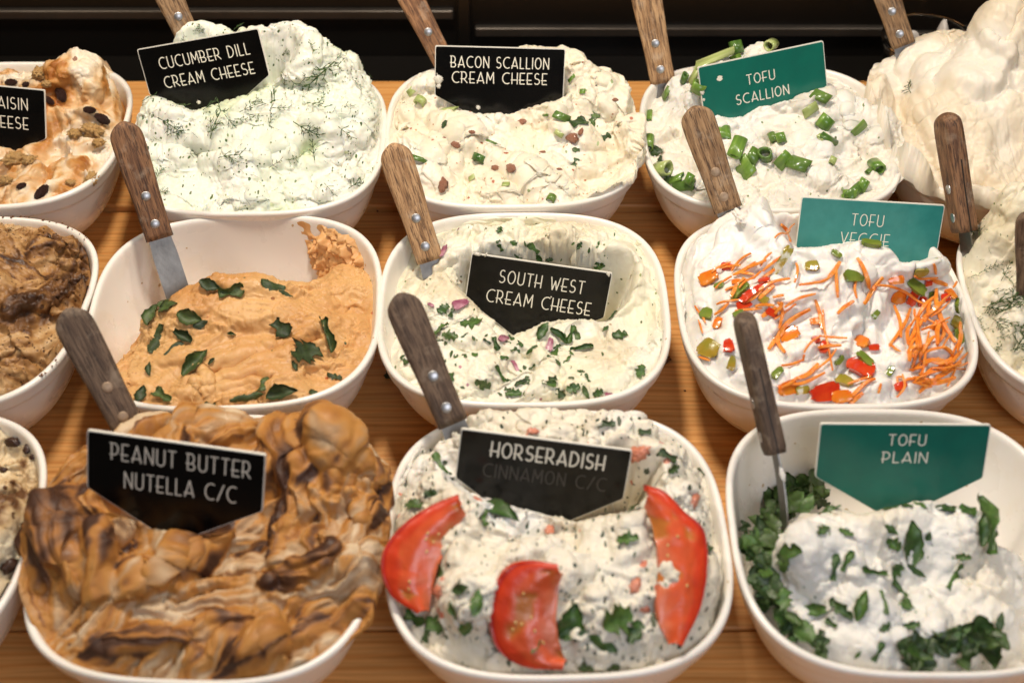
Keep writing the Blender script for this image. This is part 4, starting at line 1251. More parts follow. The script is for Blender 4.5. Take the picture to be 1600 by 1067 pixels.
M['walnut'] = simple('walnut', (.66, .33, .085), .4, coat=.2, color2=(.74, .50, .22), vscale=60, bump=.001, bscale=120)
M['choc'] = simple('dark_chocolate', (.03, .012, .008), .35, color2=(.07, .03, .015), vscale=80)
M['bacon'] = simple('bacon_bit', (.30, .075, .04), .4, coat=.2, color2=(.55, .30, .18), vscale=90, bump=.001)

# scallion cuts: green with pale lengthwise stripes
def scallion_mat(name, g1, g2):
    t = NT(name)
    w = t.noise(60, 4, .5, t.mapping((.12, 3.4, 3.4)))
    c = t.ramp(w, [(.35, g1), (.65, g2)])
    info = t.n('ShaderNodeObjectInfo')
    c = t.mix(t.math('MULTIPLY', info.outputs['Random'], .4), c, (.24, .34, .07))
    t.set(Base__Color=c, Roughness=.3)
    t.b.inputs['Coat Weight'].default_value = .25
    t.bump(w, .0006, .5)
    return t.m


M['scal_g'] = scallion_mat('scallion_green', (.055, .15, .014), (.17, .31, .04))
M['scal_d'] = scallion_mat('scallion_dark', (.025, .085, .012), (.08, .18, .025))
M['scal_p'] = scallion_mat('scallion_pale', (.30, .38, .10), (.52, .56, .25))


def tube_mesh(name, L, ra, rb, wall, mat, open_=0.0):
    S_ = 22
    V, F = [], []
    angs = np.linspace(open_, 2 * PI - open_, S_ + 1) if open_ else np.linspace(0, 2 * PI, S_, endpoint=False)
    n = len(angs)
    for (x, k) in ((-L / 2, 1), (L / 2, 1), (L / 2, 1 - wall), (-L / 2, 1 - wall)):
        for i, a in enumerate(angs):
            wv = 1 + .05 * math.sin(3 * a + 1)
            V.append((x + .06 * L * math.sin(a + 1) , ra * k * wv * math.cos(a), rb * k * wv * math.sin(a)))
    for r in range(4):
        for i in range(n if not open_ else n - 1):
            j = (i + 1) % n
            F.append((r * n + i, r * n + j, ((r + 1) % 4) * n + j, ((r + 1) % 4) * n + i))
    return mesh_obj(name, V, F, mat)


_first = {}
def cutpiece(m, u, v, lpx, ang, wid, kind, mat, base, cat, group, name='scallion_piece', sink=.25, tip=0.0, at=None):
    P, n = on(m, u, v) if at is None else at
    L = lpx / pxm(P)
    W_ = L * wid
    d = heading(P, n, ang)
    if tip: 
        c, s = math.cos(math.radians(tip)), math.sin(math.radians(tip))
        d, n2 = d * c + n * s, n * c - d * s
    else: n2 = n
    side = np.cross(n2, d)
    if kind == 'tube': ra, rb, wl = W_ / 2, W_ / 2 * .85, .28
    elif kind == 'flat': ra, rb, wl = W_ / 2, W_ / 2 * .28, .45
    else: ra, rb, wl = W_ / 2, W_ / 2 * .5, .3
    o = tube_mesh(name, L, ra, rb, wl, M[mat])
    C = P + n * (rb * (1 - sink * 2) + (abs(math.sin(math.radians(tip))) * L * .4))
    o.matrix_world = Matrix(((d[0], side[0], n2[0], C[0]), (d[1], side[1], n2[1], C[1]), (d[2], side[2], n2[2], C[2]), (0, 0, 0, 1)))
    reg(o, base, cat, group, u, v)
    return o


def chunk(m, u, v, lpx, ang, wr, mat, base, cat, group, name='pepper_piece', thick=.0032, curve=.5, at=None, rs=RNG, lift=.0):
    """a cut, curved piece of pepper: bent slab with a glossy skin"""
    P, n = on(m, u, v) if at is None else at
    s = lpx / pxm(P)
    d = heading(P, n, ang); side = np.cross(n, d)
    nu, nv = 9, 7
    G = np.zeros((nu, nv, 3))
    sk = rs.uniform(-.35, .35); tp = rs.uniform(-.35, .2); ph = rs.uniform(0, 6); cu = curve * rs.uniform(.6, 1.3)
    for i in range(nu):
        a = i / (nu - 1) - .5
        for j in range(nv):
            b = j / (nv - 1) - .5
            r = 1 - .25 * (abs(2 * a) ** 4 * abs(2 * b) ** 4)
            x = a * s * r * (1 + .08 * math.sin(b * 9 + ph)); y = b * s * wr * r * (1 + tp * 2 * a) + sk * x * .5
            h = cu * s * (.12 - .5 * (b * wr) ** 2 - .35 * a * a) + .02 * s * math.sin(7 * a + ph) + thick * .5 - .0002 + lift
            G[i, j] = P + d * x + side * y + n * h
    o = sheet(name, G, thick, M[mat])
    bv = o.modifiers.new('bevel', 'BEVEL'); bv.width = thick * .3; bv.segments = 3; bv.limit_method = 'ANGLE'; bv.angle_limit = .9
    reg(o, base, cat, group, u, v)
    return o


def lump_mesh(name, mat, seed, amp=.3, f=2.0, sc=(1, 1, 1), sharp=False, res=28):
    th, ph = np.meshgrid(np.linspace(0, PI, res), np.linspace(0, 2 * PI, res * 2, endpoint=False), indexing='ij')
    D = np.stack([np.sin(th) * np.cos(ph), np.sin(th) * np.sin(ph), np.cos(th)], -1)
    nz = noise(D * f + seed * 3.1); n2 = noise(D * f * 2.3 + seed)
    r = 1 + amp * ((2 * np.abs(nz) - .5) if not sharp else (.4 - 2 * np.abs(nz))) + amp * .5 * n2
    V = (D * r[..., None] * np.array(sc)).reshape(-1, 3)
    k = res * 2
    F = [(i * k + j, (i + 1) * k + j, (i + 1) * k + (j + 1) % k, i * k + (j + 1) % k) for i in range(res - 1) for j in range(k)]
    return mesh_obj(name, V, F, mat)


def put_lump(m, u, v, dpx, o, base, cat, group, ang=0, sink=.15, at=None):
    P, n = on(m, u, v) if at is None else at
    s = dpx / pxm(P) / 2
    d = heading(P, n, ang); side = np.cross(n, d)
    C = P + n * s * .5 * (1 - 2 * sink)
    A = np.stack([d, side, n], 1) * s
    o.matrix_world = Matrix(((A[0, 0], A[0, 1], A[0, 2], C[0]), (A[1, 0], A[1, 1], A[1, 2], C[1]), (A[2, 0], A[2, 1], A[2, 2], C[2]), (0, 0, 0, 1)))
    if base: reg(o, base, cat, group, u, v)
    return o


# ---- basil leaves on the orange spread
LB = MO['basil']
for (u, v, L, a, w, sh) in [(330, 444, 36, -20, .55, 'oval'), (362, 456, 40, 12, .5, 'strip'), (428, 444, 40, -20, .5, 'strip'), (448, 457, 24, -25, .5, 'oval'), (238, 492, 38, 70, .7, 'oval'), (262, 478, 34, 25, .7, 'oval'), (255, 466, 24, 40, .5, 'strip'), (296, 498, 40, -15, .65, 'oval'), (312, 505, 24, 20, .6, 'oval'),
                            (284, 526, 34, -30, .5, 'strip'), (246, 528, 48, 70, .42, 'strip'), (234, 574, 26, 100, .4, 'oval'), (268, 540, 34, 45, .4, 'strip'), (303, 564, 58, 50, .42, 'oval'), (440, 512, 36, -40, .75, 'strip'), (478, 550, 56, 30, .8, 'lobed'), (512, 522, 58, -62, .26, 'strip'), (222, 616, 34, 80, .55, 'oval'),
                            (252, 620, 36, -25, .5, 'strip'), (384, 622, 52, 12, .4, 'oval'), (409, 598, 30, 80, .5, 'strip'), (441, 613, 52, 15, .5, 'oval'), (490, 612, 16, 10, .7, 'oval'), (522, 585, 24, -15, .5, 'lobed'), (329, 633, 18, 0, .5, 'strip'), (363, 521, 14, -10, .4, 'oval'), (331, 563, 14, 50, .4, 'strip'), (459, 570, 20, -60, .4, 'strip')]:
    leaf(LB, u, v, L, a, w * 1.05, M['basil'], 'dark wilted basil leaf on orange tan spread', 'basil leaf', 'basil leaves on the orange spread', 'basil_leaf', curl=1.0, shape=sh)

# ---- cilantro and onion on the pale spread
SWM = MO['sw']
def c5(x, y): return 560 + x / 2.808, 300 + y / 2.808
for (x, y, L, a, w, sh) in [(375, 515, 55, 30, .8, 'lobed'), (400, 530, 40, 70, .5, 'strip'), (490, 565, 95, 10, .75, 'lobed'), (350, 605, 90, 10, .7, 'lobed'), (405, 630, 70, -10, .6, 'lobed'), (598, 660, 60, -70, .4, 'strip'), (570, 660, 40, -30, .3, 'strip'), (815, 605, 90, 60, .45, 'oval'), (880, 625, 95, -40, .3, 'strip'), (930, 620, 80, 70, .3, 'strip'), (965, 625, 85, -70, .4, 'oval'), (985, 682, 100, 5, .25, 'strip'),
                            (862, 705, 110, 50, .55, 'oval'), (930, 700, 50, -60, .3, 'strip'), (715, 660, 55, -60, .3, 'strip'), (755, 692, 60, 40, .3, 'strip'), (645, 722, 45, 0, .4, 'strip'), (625, 795, 80, -60, .22, 'strip'), (550, 848, 70, -20, .7, 'lobed'), (680, 882, 70, 5, .6, 'lobed'), (712, 830, 60, 30, .3, 'strip'), (840, 842, 66, -8, .4, 'strip'), (892, 890, 66, -40, .5, 'lobed'), (950, 860, 60, 20, .75, 'lobed'),
                            (1006, 815, 46, -65, .3, 'strip'), (990, 876, 66, -65, .35, 'oval'), (1056, 878, 48, 20, .8, 'lobed'), (1242, 785, 58, 70, .75, 'lobed'), (1150, 622, 66, 10, .8, 'lobed'), (1112, 540, 48, 50, .4, 'strip'), (625, 168, 34, 60, .7, 'lobed'), (622, 255, 34, -60, .5, 'strip'), (772, 250, 64, -40, .4, 'strip'), (800, 288, 44, -50, .5, 'oval'), (838, 296, 34, 0, .6, 'lobed'), (1060, 330, 50, 10, .4, 'lobed'), (195, 735, 60, -50, .4, 'strip'), (680, 690, 40, 20, .3, 'strip'), (760, 770, 36, 30, .3, 'strip'), (1080, 595, 40, 40, .4, 'strip'), (940, 810, 24, 0, .4, 'strip')]:
    u, v = c5(x, y)
    leaf(SWM, u, v, L / 2.808 * 1.05, a, w * 1.1, M['parsley'] if (x + y) % 3 else M['darkherb'], 'chopped green cilantro piece on the pale spread around the SOUTH WEST sign', 'cilantro', 'cilantro pieces in the middle bowl', 'cilantro_piece', curl=.5, shape=sh, lift=.001)
for (x, y, L, a, w) in [(455, 490, 78, 15, .5), (640, 642, 74, 35, .45), (842, 665, 64, 70, .4), (690, 762, 80, -55, .18), (380, 256, 64, 75, .35), (316, 494, 40, -15, .3), (1095, 884, 34, 0, .5)]:
    u, v = c5(x, y)
    chunk(SWM, u, v, L / 2.808, a, w, 'onion', 'purple red onion sliver by SOUTH WEST sign', 'red onion', 'onion slivers in the middle bowl', 'onion_sliver', thick=.0018, curve=.6)

rs = np.random.RandomState(5)
for k in range(58):
    x, y = (rs.uniform(300, 1000), rs.uniform(600, 890)) if k < 44 else (rs.uniform(560, 1150), rs.uniform(170, 320))
    u, v = c5(x, y)
    leaf(SWM, u, v, rs.uniform(16, 44) / 2.808, rs.uniform(0, 180), rs.uniform(.3, .8), M['parsley'] if rs.rand() < .6 else M['darkherb'], 'chopped green cilantro piece on the pale spread around the SOUTH WEST sign', 'cilantro', 'cilantro pieces in the middle bowl', 'cilantro_piece', curl=.5, shape=rs.choice(['strip', 'lobed', 'oval']), lift=.0002, rs=rs)
# ---- dill
def dill_mesh(seed, n=7, L=1.0, spread=1.0):
    rs = np.random.RandomState(seed)
    V, F = [], []
    def needle(p, q, r):
        p, q = np.array(p), np.array(q)
        t = q - p; t = t / (np.linalg.norm(t) + 1e-9)
        x = np.cross(t, (0, 0, 1.0)); x /= np.linalg.norm(x) + 1e-9
        y = np.cross(t, x)
        mid = (p + q) / 2 + np.array([0, 0, .015])
        b = len(V)
        for c, rr in ((p, r * .8), (mid, r), (q, r * .25)):
            for k in range(4): V.append(c + rr * (x * math.cos(k * PI / 2) + y * math.sin(k * PI / 2)))
        for k in range(2):
            for j in range(4): F.append((b + 4 * k + j, b + 4 * k + (j + 1) % 4, b + 4 * k + 4 + (j + 1) % 4, b + 4 * k + 4 + j))
        F.append((b + 3, b + 2, b + 1, b)); F.append((b + 8, b + 9, b + 10, b + 11))
    curve = rs.uniform(-.5, .5)
    st = [np.array([t - .5, curve * (t - .3) ** 2, .03 + .05 * math.sin(3 * t)]) for t in np.linspace(0, 1, n + 1)]
    for a, b in zip(st[:-1], st[1:]): needle(a, b, .022)
    for i, p in enumerate(st[1:]):
        for sgn in (-1, 1):
            if rs.rand() < .18: continue
            a = math.radians(rs.uniform(20, 75)) * sgn
            l = rs.uniform(.22, .42) * spread * (1 - .45 * i / n)
            e = p + np.array([math.cos(a) * l, math.sin(a) * l, rs.uniform(-.02, .08)])
            needle(p, e, .018)
            for k in range(3):
                f = rs.uniform(.25, 1.0); a2 = a + rs.uniform(-.9, .9)
                s = p + (e - p) * f
                needle(s, s + np.array([math.cos(a2), math.sin(a2), rs.uniform(-.2, .4)]) * l * rs.uniform(.3, .6), .015)
    return np.array(V), F


DILLS = []
for k in range(5):
    V, F = dill_mesh(k, 3 + k % 3, spread=1.0 + .25 * (k % 3))
    DILLS.append((V, F))
STR = []
for k in range(3):
    V, F = dill_mesh(20 + k, 2, spread=.25)
    STR.append((V, F))
_dm = {}


def dill(m, u, v, lpx, ang, base, group, kinds=DILLS, kn='d', lift=.0006, mat='dillg'):
    k = RNG.randint(len(kinds))
    if (kn, k, mat) not in _dm:
        o = mesh_obj('dill_sprig', kinds[k][0], kinds[k][1], M[mat], smooth=False); _dm[(kn, k, mat)] = o
    else:
        o = _dm[(kn, k, mat)].copy(); COL.objects.link(o)
    P, n = on(m, u, v)
    s = lpx / pxm(P)
    d = heading(P, n, ang); side = np.cross(n, d)
    C = P + n * (lift + .02 * s)
    A = np.stack([d, side * RNG.choice([-1, 1]), n], 1) * s
    if np.linalg.det(A) < 0: A[:, 1] *= -1
    o.matrix_world = Matrix(((A[0, 0], A[0, 1], A[0, 2], C[0]), (A[1, 0], A[1, 1], A[1, 2], C[1]), (A[2, 0], A[2, 1], A[2, 2], C[2]), (0, 0, 0, 1)))
    reg(o, base, 'dill', group, u, v)


cu = MO['cuc']
for (u, v, L, a) in [(372, 40, 22, 50), (505, 112, 52, -140), (512, 104, 36, 20), (492, 120, 34, 200), (424, 156, 44, 20), (410, 160, 24, 160), (445, 130, 28, 70), (465, 135, 28, -30), (492, 165, 36, -20), (500, 158, 24, 60), (490, 78, 18, 90), (265, 193, 40, -30), (275, 205, 26, 20), (335, 195, 46, 70), (330, 205, 24, 60), (360, 190, 30, -50), (475, 200, 40, -30), (485, 208, 26, 10),
                     (490, 236, 34, 100), (358, 243, 34, 10), (365, 250, 20, -30), (420, 190, 20, 80), (380, 187, 24, 0), (555, 290, 32, 40), (515, 298, 24, -50), (430, 258, 22, 30), (455, 252, 20, 0), (395, 180, 22, -20), (330, 165, 26, 40), (545, 165, 18, 0), (250, 270, 20, 70), (232, 155, 22, 30), (558, 130, 18, -40), (540, 205, 30, -40), (500, 140, 22, 60), (300, 240, 20, 0), (447, 84, 16, 0), (530, 90, 20, 60), (385, 170, 26, 30), (440, 170, 24, 0), (252, 300, 16, 20), (280, 165, 22, 0), (310, 50, 16, 0), (285, 60, 14, 60)]:
    dill(cu, u, v, L, a, 'feathery green dill sprig scattered on the white CUCUMBER DILL heap', 'dill sprigs on the cucumber dill heap')
rs = np.random.RandomState(4)
for _ in range(70):
    u, v = rs.uniform(235, 585), rs.uniform(90, 330)
    if 225 < u < 425 and v < 160: continue
    dill(cu, u, v, rs.uniform(6, 14), rs.uniform(0, 360), 'tiny snipped dill strand on the white CUCUMBER DILL heap', 'tiny dill strands on the cucumber dill heap', STR, 's')
dl = MO['dill']
for (u, v, L, a) in [(1505, 345, 30, 0), (1512, 350, 24, 60), (1500, 352, 20, 200), (1540, 422, 26, 30), (1520, 432, 18, 10), (1570, 470, 48, 20), (1555, 480, 40, -10), (1588, 462, 48, 60), (1596, 478, 44, -60), (1575, 485, 40, 30), (1530, 500, 18, 90), (1525, 512, 24, -40), (1560, 505, 34, -60), (1593, 532, 42, 60), (1598, 520, 36, 0), (1565, 527, 20, 10), (1550, 545, 18, 0), (1555, 548, 16, 30), (1580, 440, 26, 90), (1555, 455, 24, 0), (1570, 425, 30, 60), (1598, 445, 34, 20), (1545, 490, 30, 10), (1584, 505, 34, -20), (1553, 420, 20, 20), (1590, 545, 30, 20)]:
    dill(dl, u, v, L, a, 'dark feathery dill sprig in right edge bowl', 'dill sprigs on the right edge bowl')
dill(MO['white'], 1420, 140, 30, 80, 'single thin dill sprig stuck to the tallest plain heap', None)
for _ in range(26):
    dill(dl, rs.uniform(1500, 1600), rs.uniform(380, 600), rs.uniform(6, 13), rs.uniform(0, 360), 'tiny dill strand in right edge bowl', 'tiny dill strands on the right edge bowl', STR, 's')

# ---- scallion cuts
sc = MO['scal']
for (u, v, L, a, w, kind, mt, tip) in [(1128, 207, 22, 90, .95, 'flat', 'scal_g', 0), (1150, 230, 34, 65, .62, 'flat', 'scal_g', 0), (1164, 266, 30, 50, 1.0, 'flat', 'scal_g', 0), (1178, 247, 22, 60, .8, 'half', 'scal_d', 0), (1197, 245, 14, 70, 1.5, 'tube', 'scal_d', 65), (1222, 250, 26, 50, .7, 'flat', 'scal_g', 0), (1246, 258, 30, -25, .7, 'half', 'scal_d', 10), (1210, 218, 14, 80, .8, 'tube', 'scal_d', 40), (1222, 219, 14, 80, 1.0, 'tube', 'scal_g', 50),
                                   (1283, 155, 26, -30, .62, 'half', 'scal_d', 0), (1268, 173, 22, 35, .62, 'flat', 'scal_p', 0), (1287, 192, 20, 60, 1.1, 'tube', 'scal_g', 30), (1283, 211, 14, 40, .8, 'flat', 'scal_p', 0), (1297, 218, 28, -25, .4, 'half', 'scal_d', 0), (1343, 201, 24, 45, .8, 'flat', 'scal_g', 0), (1370, 262, 28, -70, .62, 'tube', 'scal_g', 10), (1357, 266, 14, 40, .6, 'half', 'scal_d', 0), (1236, 150, 20, 30, .45, 'half', 'scal_d', 0),
                                   (1036, 265, 30, 0, .72, 'tube', 'scal_p', 0), (1066, 290, 36, 0, .45, 'half', 'scal_d', 0), (1056, 280, 22, 20, .6, 'half', 'scal_g', 0), (1078, 282, 16, 50, .8, 'tube', 'scal_g', 30), (1013, 180, 18, 80, .5, 'half', 'scal_g', 0), (1014, 222, 22, 80, .55, 'tube', 'scal_g', 0), (1070, 125, 14, 30, .8, 'tube', 'scal_d', 40), (1040, 148, 18, 60, .6, 'half', 'scal_d', 0), (1088, 140, 16, 70, 1.3, 'tube', 'scal_g', 50), (1086, 115, 28, 60, .5, 'half', 'scal_p', 0),
                                   (1116, 92, 56, 22, .30, 'flat', 'scal_p', 0), (1157, 80, 18, 0, 1.2, 'tube', 'scal_d', 50), (1148, 90, 16, 20, .7, 'half', 'scal_g', 0), (1208, 74, 22, 30, .75, 'tube', 'scal_p', 10), (1336, 300, 30, 40, .5, 'half', 'scal_d', 0), (1345, 292, 18, 60, .8, 'tube', 'scal_g', 30), (1326, 306, 20, 0, .6, 'half', 'scal_g', 0), (1300, 255, 10, 60, 1, 'tube', 'scal_p', 70)]:
    cutpiece(sc, u, v, L * 1.12, a, w, kind, mt, 'cut green scallion piece in the TOFU SCALLION bowl', 'scallion', 'scallion cuts on the back tofu bowl', tip=tip)
for (u, v, L, a) in [(1024, 240, 22, 30), (1030, 250, 20, 80), (1022, 230, 18, -40), (1044, 282, 20, 10)]:
    leaf(sc, u, v, L, a, .8, M['darkherb'], 'dark leaf at left of TOFU SCALLION bowl', 'herb leaf', 'dark leaves in the back tofu bowl', 'herb_leaf', shape='lobed', curl=.6)
bc = MO['bac']
for (u, v, L, a, w, kind, mt, tip) in [(655, 160, 12, 60, 1.6, 'tube', 'scal_p', 70), (700, 168, 28, 0, .55, 'flat', 'scal_p', 0), (748, 247, 12, 70, 1.9, 'tube', 'scal_d', 70), (873, 211, 8, 60, 2.0, 'tube', 'scal_p', 75), (893, 125, 14, 45, .4, 'flat', 'scal_g', 0), (910, 146, 9, 0, .9, 'flat', 'scal_g', 0), (862, 308, 12, 60, 1.2, 'tube', 'scal_d', 60), (880, 184, 26, -20, .5, 'half', 'scal_d', 0), (655, 250, 28, -18, .3, 'half', 'scal_d', 0), (640, 145, 14, 40, .8, 'flat', 'scal_p', 0), (790, 285, 12, 0, .8, 'flat', 'scal_p', 0), (735, 278, 12, 30, .7, 'flat', 'scal_p', 0), (850, 180, 14, -10, .3, 'half', 'scal_d', 0), (768, 220, 18, -25, .25, 'half', 'scal_d', 0)]:
    cutpiece(bc, u, v, L, a, w, kind, mt, 'scallion bit in the BACON SCALLION heap', 'scallion', 'scallion bits in the bacon heap', sink=.45)
for (u, v, L, a) in [(905, 188, 30, 20), (926, 187, 24, 60), (945, 216, 18, 30), (896, 255, 18, 70), (900, 232, 12, 0), (694, 193, 14, 60)]:
    leaf(bc, u, v, L, a, .7, M['darkherb'], 'dark leaf scrap in the BACON SCALLION heap', 'scallion leaf', 'dark leaf scraps in the bacon heap', 'scallion_leaf', shape='strip', lift=.0003)
for k, (u, v, L, a) in enumerate([(693, 288, 22, 80), (798, 262, 24, -40), (691, 220, 14, 30), (712, 229, 16, -20), (895, 218, 24, -30), (772, 262, 14, 10), (815, 188, 14, 0), (846, 236, 10, 0), (905, 205, 12, 60), (875, 262, 9, 0), (738, 206, 10, 0), (960, 155, 10, 0)]):
    put_lump(bc, u, v, L, lump_mesh('bacon_bit', M['bacon'], k + 3, .35, 1.6, (1, .6, .35), res=12), 'reddish bacon bit in BACON SCALLION heap', 'bacon bit', 'bacon bits in the bacon heap', a, .45)

# ---- raisins and walnuts
rm = MO['rais']
for k, (u, v, L, a) in enumerate([(96, 148, 28, -60), (142, 172, 20, 0), (161, 187, 26, -30), (67, 300, 28, 50), (12, 210, 26, -20), (17, 130, 20, 0), (78, 160, 18, -40), (40, 132, 16, 0), (36, 290, 16, 30)]):
    put_lump(rm, u, v, L, lump_mesh('raisin', M['raisin'], k, .22, 2.6, (1, .55, .5), sharp=True, res=18), 'dark wrinkled raisin in back left bowl', 'raisin', 'raisins in the back left bowl', a, .2)
for k, (u, v, L, a) in enumerate([(62, 117, 30, -40), (117, 209, 22, 20), (147, 208, 30, -10), (155, 222, 20, 30), (25, 252, 36, 10), (48, 252, 22, 50), (143, 283, 26, 60), (8, 284, 24, 0), (112, 285, 14, 0), (72, 130, 16, 10)]):
    put_lump(rm, u, v, L, lump_mesh('walnut_piece', M['walnut'], k + 30, .45, 2.4, (1, .7, .55), res=20), 'golden walnut piece in back left bowl', 'walnut', 'walnut pieces in the back left bowl', a, .2)
lm = MO['lf']
for k, (u, v, L, a) in enumerate([(50, 692, 24, 70), (58, 708, 16, 20), (46, 820, 26, -20), (14, 880, 34, 30), (28, 900, 24, 70), (40, 860, 14, 0), (62, 790, 14, 50), (8, 735, 14, 0), (20, 690, 26, -10)]):
    put_lump(lm, u, v, L, lump_mesh('chocolate_chunk', M['choc'], k + 60, .35, 1.8, (1, .6, .5), res=14), 'dark chocolate chunk at lower left edge', 'chocolate chunk', 'chocolate chunks at the lower left', a, .25)

# ---- carrots and peppers
vm = MO['veg']
def c6(x, y): return 1030 + x / 2.667, 280 + y / 2.667
rs = np.random.RandomState(12)
CAR = [[(545, 265), (520, 215), (505, 190)], [(470, 305), (440, 330), (415, 365)], [(385, 310), (330, 350), (300, 385)], [(275, 465), (330, 450), (365, 415)], [(340, 390), (392, 396)], [(545, 420), (480, 430), (420, 460), (370, 510)], [(475, 490), (522, 485)], [(495, 500), (515, 560), (500, 620)], [(630, 545), (560, 580), (510, 630), (495, 680), (525, 730)],
       [(680, 545), (690, 620), (705, 700), (715, 795)], [(670, 655), (780, 665)], [(735, 370), (745, 440), (745, 500)], [(810, 505), (770, 530), (745, 560)], [(745, 350), (720, 390), (705, 420)], [(890, 440), (950, 445), (1020, 470), (1080, 510), (1120, 535)], [(1160, 410), (1090, 412), (1050, 400)], [(1150, 455), (1160, 520), (1170, 580), (1230, 680)], [(1045, 535), (1020, 600), (985, 660), (960, 700)],
       [(1085, 575), (1060, 640), (1040, 690)], [(1080, 600), (1075, 700), (1050, 790)], [(1120, 640), (1110, 710), (1090, 800), (1080, 820)], [(1100, 570), (1160, 610), (1200, 590)], [(1165, 580), (1185, 640), (1150, 700)], [(1255, 635), (1225, 700), (1180, 790)], [(1180, 700), (1220, 740), (1150, 790)], [(1280, 720), (1230, 770), (1150, 820)], [(1265, 790), (1150, 800), (1060, 835)],
       [(1230, 770), (1160, 830), (1060, 850)], [(1010, 850), (1050, 830), (1150, 850)], [(1000, 890), (985, 830), (1020, 825)], [(915, 895), (925, 850)], [(665, 770), (620, 810), (560, 835)], [(690, 810), (600, 845), (530, 850)], [(745, 935), (800, 900), (860, 850), (900, 835)], [(790, 935), (850, 895)], [(150, 530), (190, 600)], [(170, 745), (215, 757)], [(1140, 360), (1150, 400)],
       [(1240, 430), (1220, 455)], [(1190, 440), (1130, 420)], [(1040, 700), (1030, 640), (1045, 610)], [(960, 690), (1000, 720)], [(560, 180), (530, 230), (480, 250)], [(330, 520), (390, 495), (440, 450)], [(310, 400), (350, 380), (400, 350)], [(160, 590), (180, 640)]]
for k in range(16):
    x, y = rs.uniform(1060, 1230), rs.uniform(760, 860)
    a = rs.normal(.45, .35); l = rs.uniform(60, 120)
    CAR.append([(x - l * math.cos(a) / 2, y + l * math.sin(a) / 2), (x, y - rs.uniform(-10, 10)), (x + l * math.cos(a) / 2, y - l * math.sin(a) / 2)])
for k in range(17):
    x, y = rs.uniform(480, 1010), rs.uniform(400, 880); a = rs.normal(1.2, .6); l = rs.uniform(80, 150); b_ = rs.uniform(-22, 22)
    CAR.append([(x - l * math.cos(a) / 2, y + l * math.sin(a) / 2), (x + b_, y), (x + l * math.cos(a) / 2, y - l * math.sin(a) / 2)])
for k in range(15):
    x, y = rs.uniform(230, 520), rs.uniform(330, 560); a = rs.normal(.6, .4); l = rs.uniform(60, 120); b_ = rs.uniform(-15, 15)
    CAR.append([(x - l * math.cos(a) / 2, y + l * math.sin(a) / 2), (x + b_, y), (x + l * math.cos(a) / 2, y - l * math.sin(a) / 2)])
for k in range(20):
    x, y = rs.uniform(1040, 1240), rs.uniform(480, 760); a = rs.normal(1.1, .5); l = rs.uniform(60, 130)
    CAR.append([(x - l * math.cos(a) / 2, y + l * math.sin(a) / 2), (x + rs.uniform(-12, 12), y), (x + l * math.cos(a) / 2, y - l * math.sin(a) / 2)])
for k, line in enumerate(CAR):
    ctl = [on(vm, *c6(*p)) for p in line]
    lift = .0018 + (rs.uniform(0, .004) if k > 45 else rs.uniform(0, .0016))
    pts = spline([p + n * lift for p, n in ctl], 14)
    nr = []
    for q in range(14):
        h, ii, _ = vm.kd.find(pts[q])
        nn = vm.n.reshape(-1, 3)[ii]; e = (pts[q] - np.array(h)) @ nn
        if e < lift: pts[q] += nn * (lift - e)
        elif e > .006: pts[q] -= nn * (e - .006) * .6
        nr.append(nn)
    for _ in range(2): pts[1:-1] = (pts[:-2] + pts[2:] + 2 * pts[1:-1]) / 4
    for q in range(14):
        h, ii, _ = vm.kd.find(pts[q]); nn = vm.n.reshape(-1, 3)[ii]; e = (pts[q] - np.array(h)) @ nn
        if e < .0010: pts[q] += nn * (.0010 - e)
    nr = np.array(nr)
    for _ in range(3): nr[1:-1] = nr[:-2] + nr[2:] + nr[1:-1]
    ribbon('carrot_shred', pts, rs.choice([rs.uniform(.0018, .0028), rs.uniform(.0026, .0046)]), rs.uniform(.0011, .0017), nr, M['carrot'], 'thin orange carrot shred on the white TOFU VEGGIE heap', 'carrot shred', 'carrot shreds on the tofu veggie heap')
for (x, y, L, a, w, mt) in [(335, 470, 90, 50, .45, 'pep_green'), (505, 335, 135, 62, .24, 'pep_olive'), (190, 560, 60, 60, .8, 'pep_green'), (212, 702, 100, -40, .75, 'pep_olive'), (885, 268, 80, -10, .5, 'pep_green'), (805, 415, 90, -5, .5, 'pep_green'), (1070, 445, 90, -30, .5, 'pep_green'), (490, 805, 66, 35, .45, 'pep_green'), (862, 752, 80, -45, .5, 'pep_green'), (772, 842, 80, -30, .6, 'pep_olive'), (1242, 527, 52, -70, .8, 'pep_green'), (1242, 600, 60, 60, .9, 'pep_olive'), (1250, 655, 60, 80, .6, 'pep_green'), (752, 760, 50, 50, .4, 'pep_green'), (635, 368, 54, 10, .8, 'pep_olive'), (740, 312, 44, -30, .5, 'pep_green'), (1095, 390, 56, 10, .6, 'pep_olive'), (1140, 490, 34, 0, .8, 'pep_green'), (330, 560, 46, 30, .6, 'pep_green'), (430, 500, 40, -20, .7, 'pep_olive'), (900, 560, 36, 40, .6, 'pep_green'), (600, 880, 54, 0, .6, 'pep_olive'), (960, 800, 44, 60, .5, 'pep_green'), (300, 760, 60, 70, .5, 'pep_olive'), (250, 440, 44, 20, .6, 'pep_green')]:
    u, v = c6(x, y)
    chunk(vm, u, v, L / 2.667, a, w, mt, 'green pepper piece on TOFU VEGGIE heap', 'pepper', 'green pepper pieces on the tofu veggie heap')
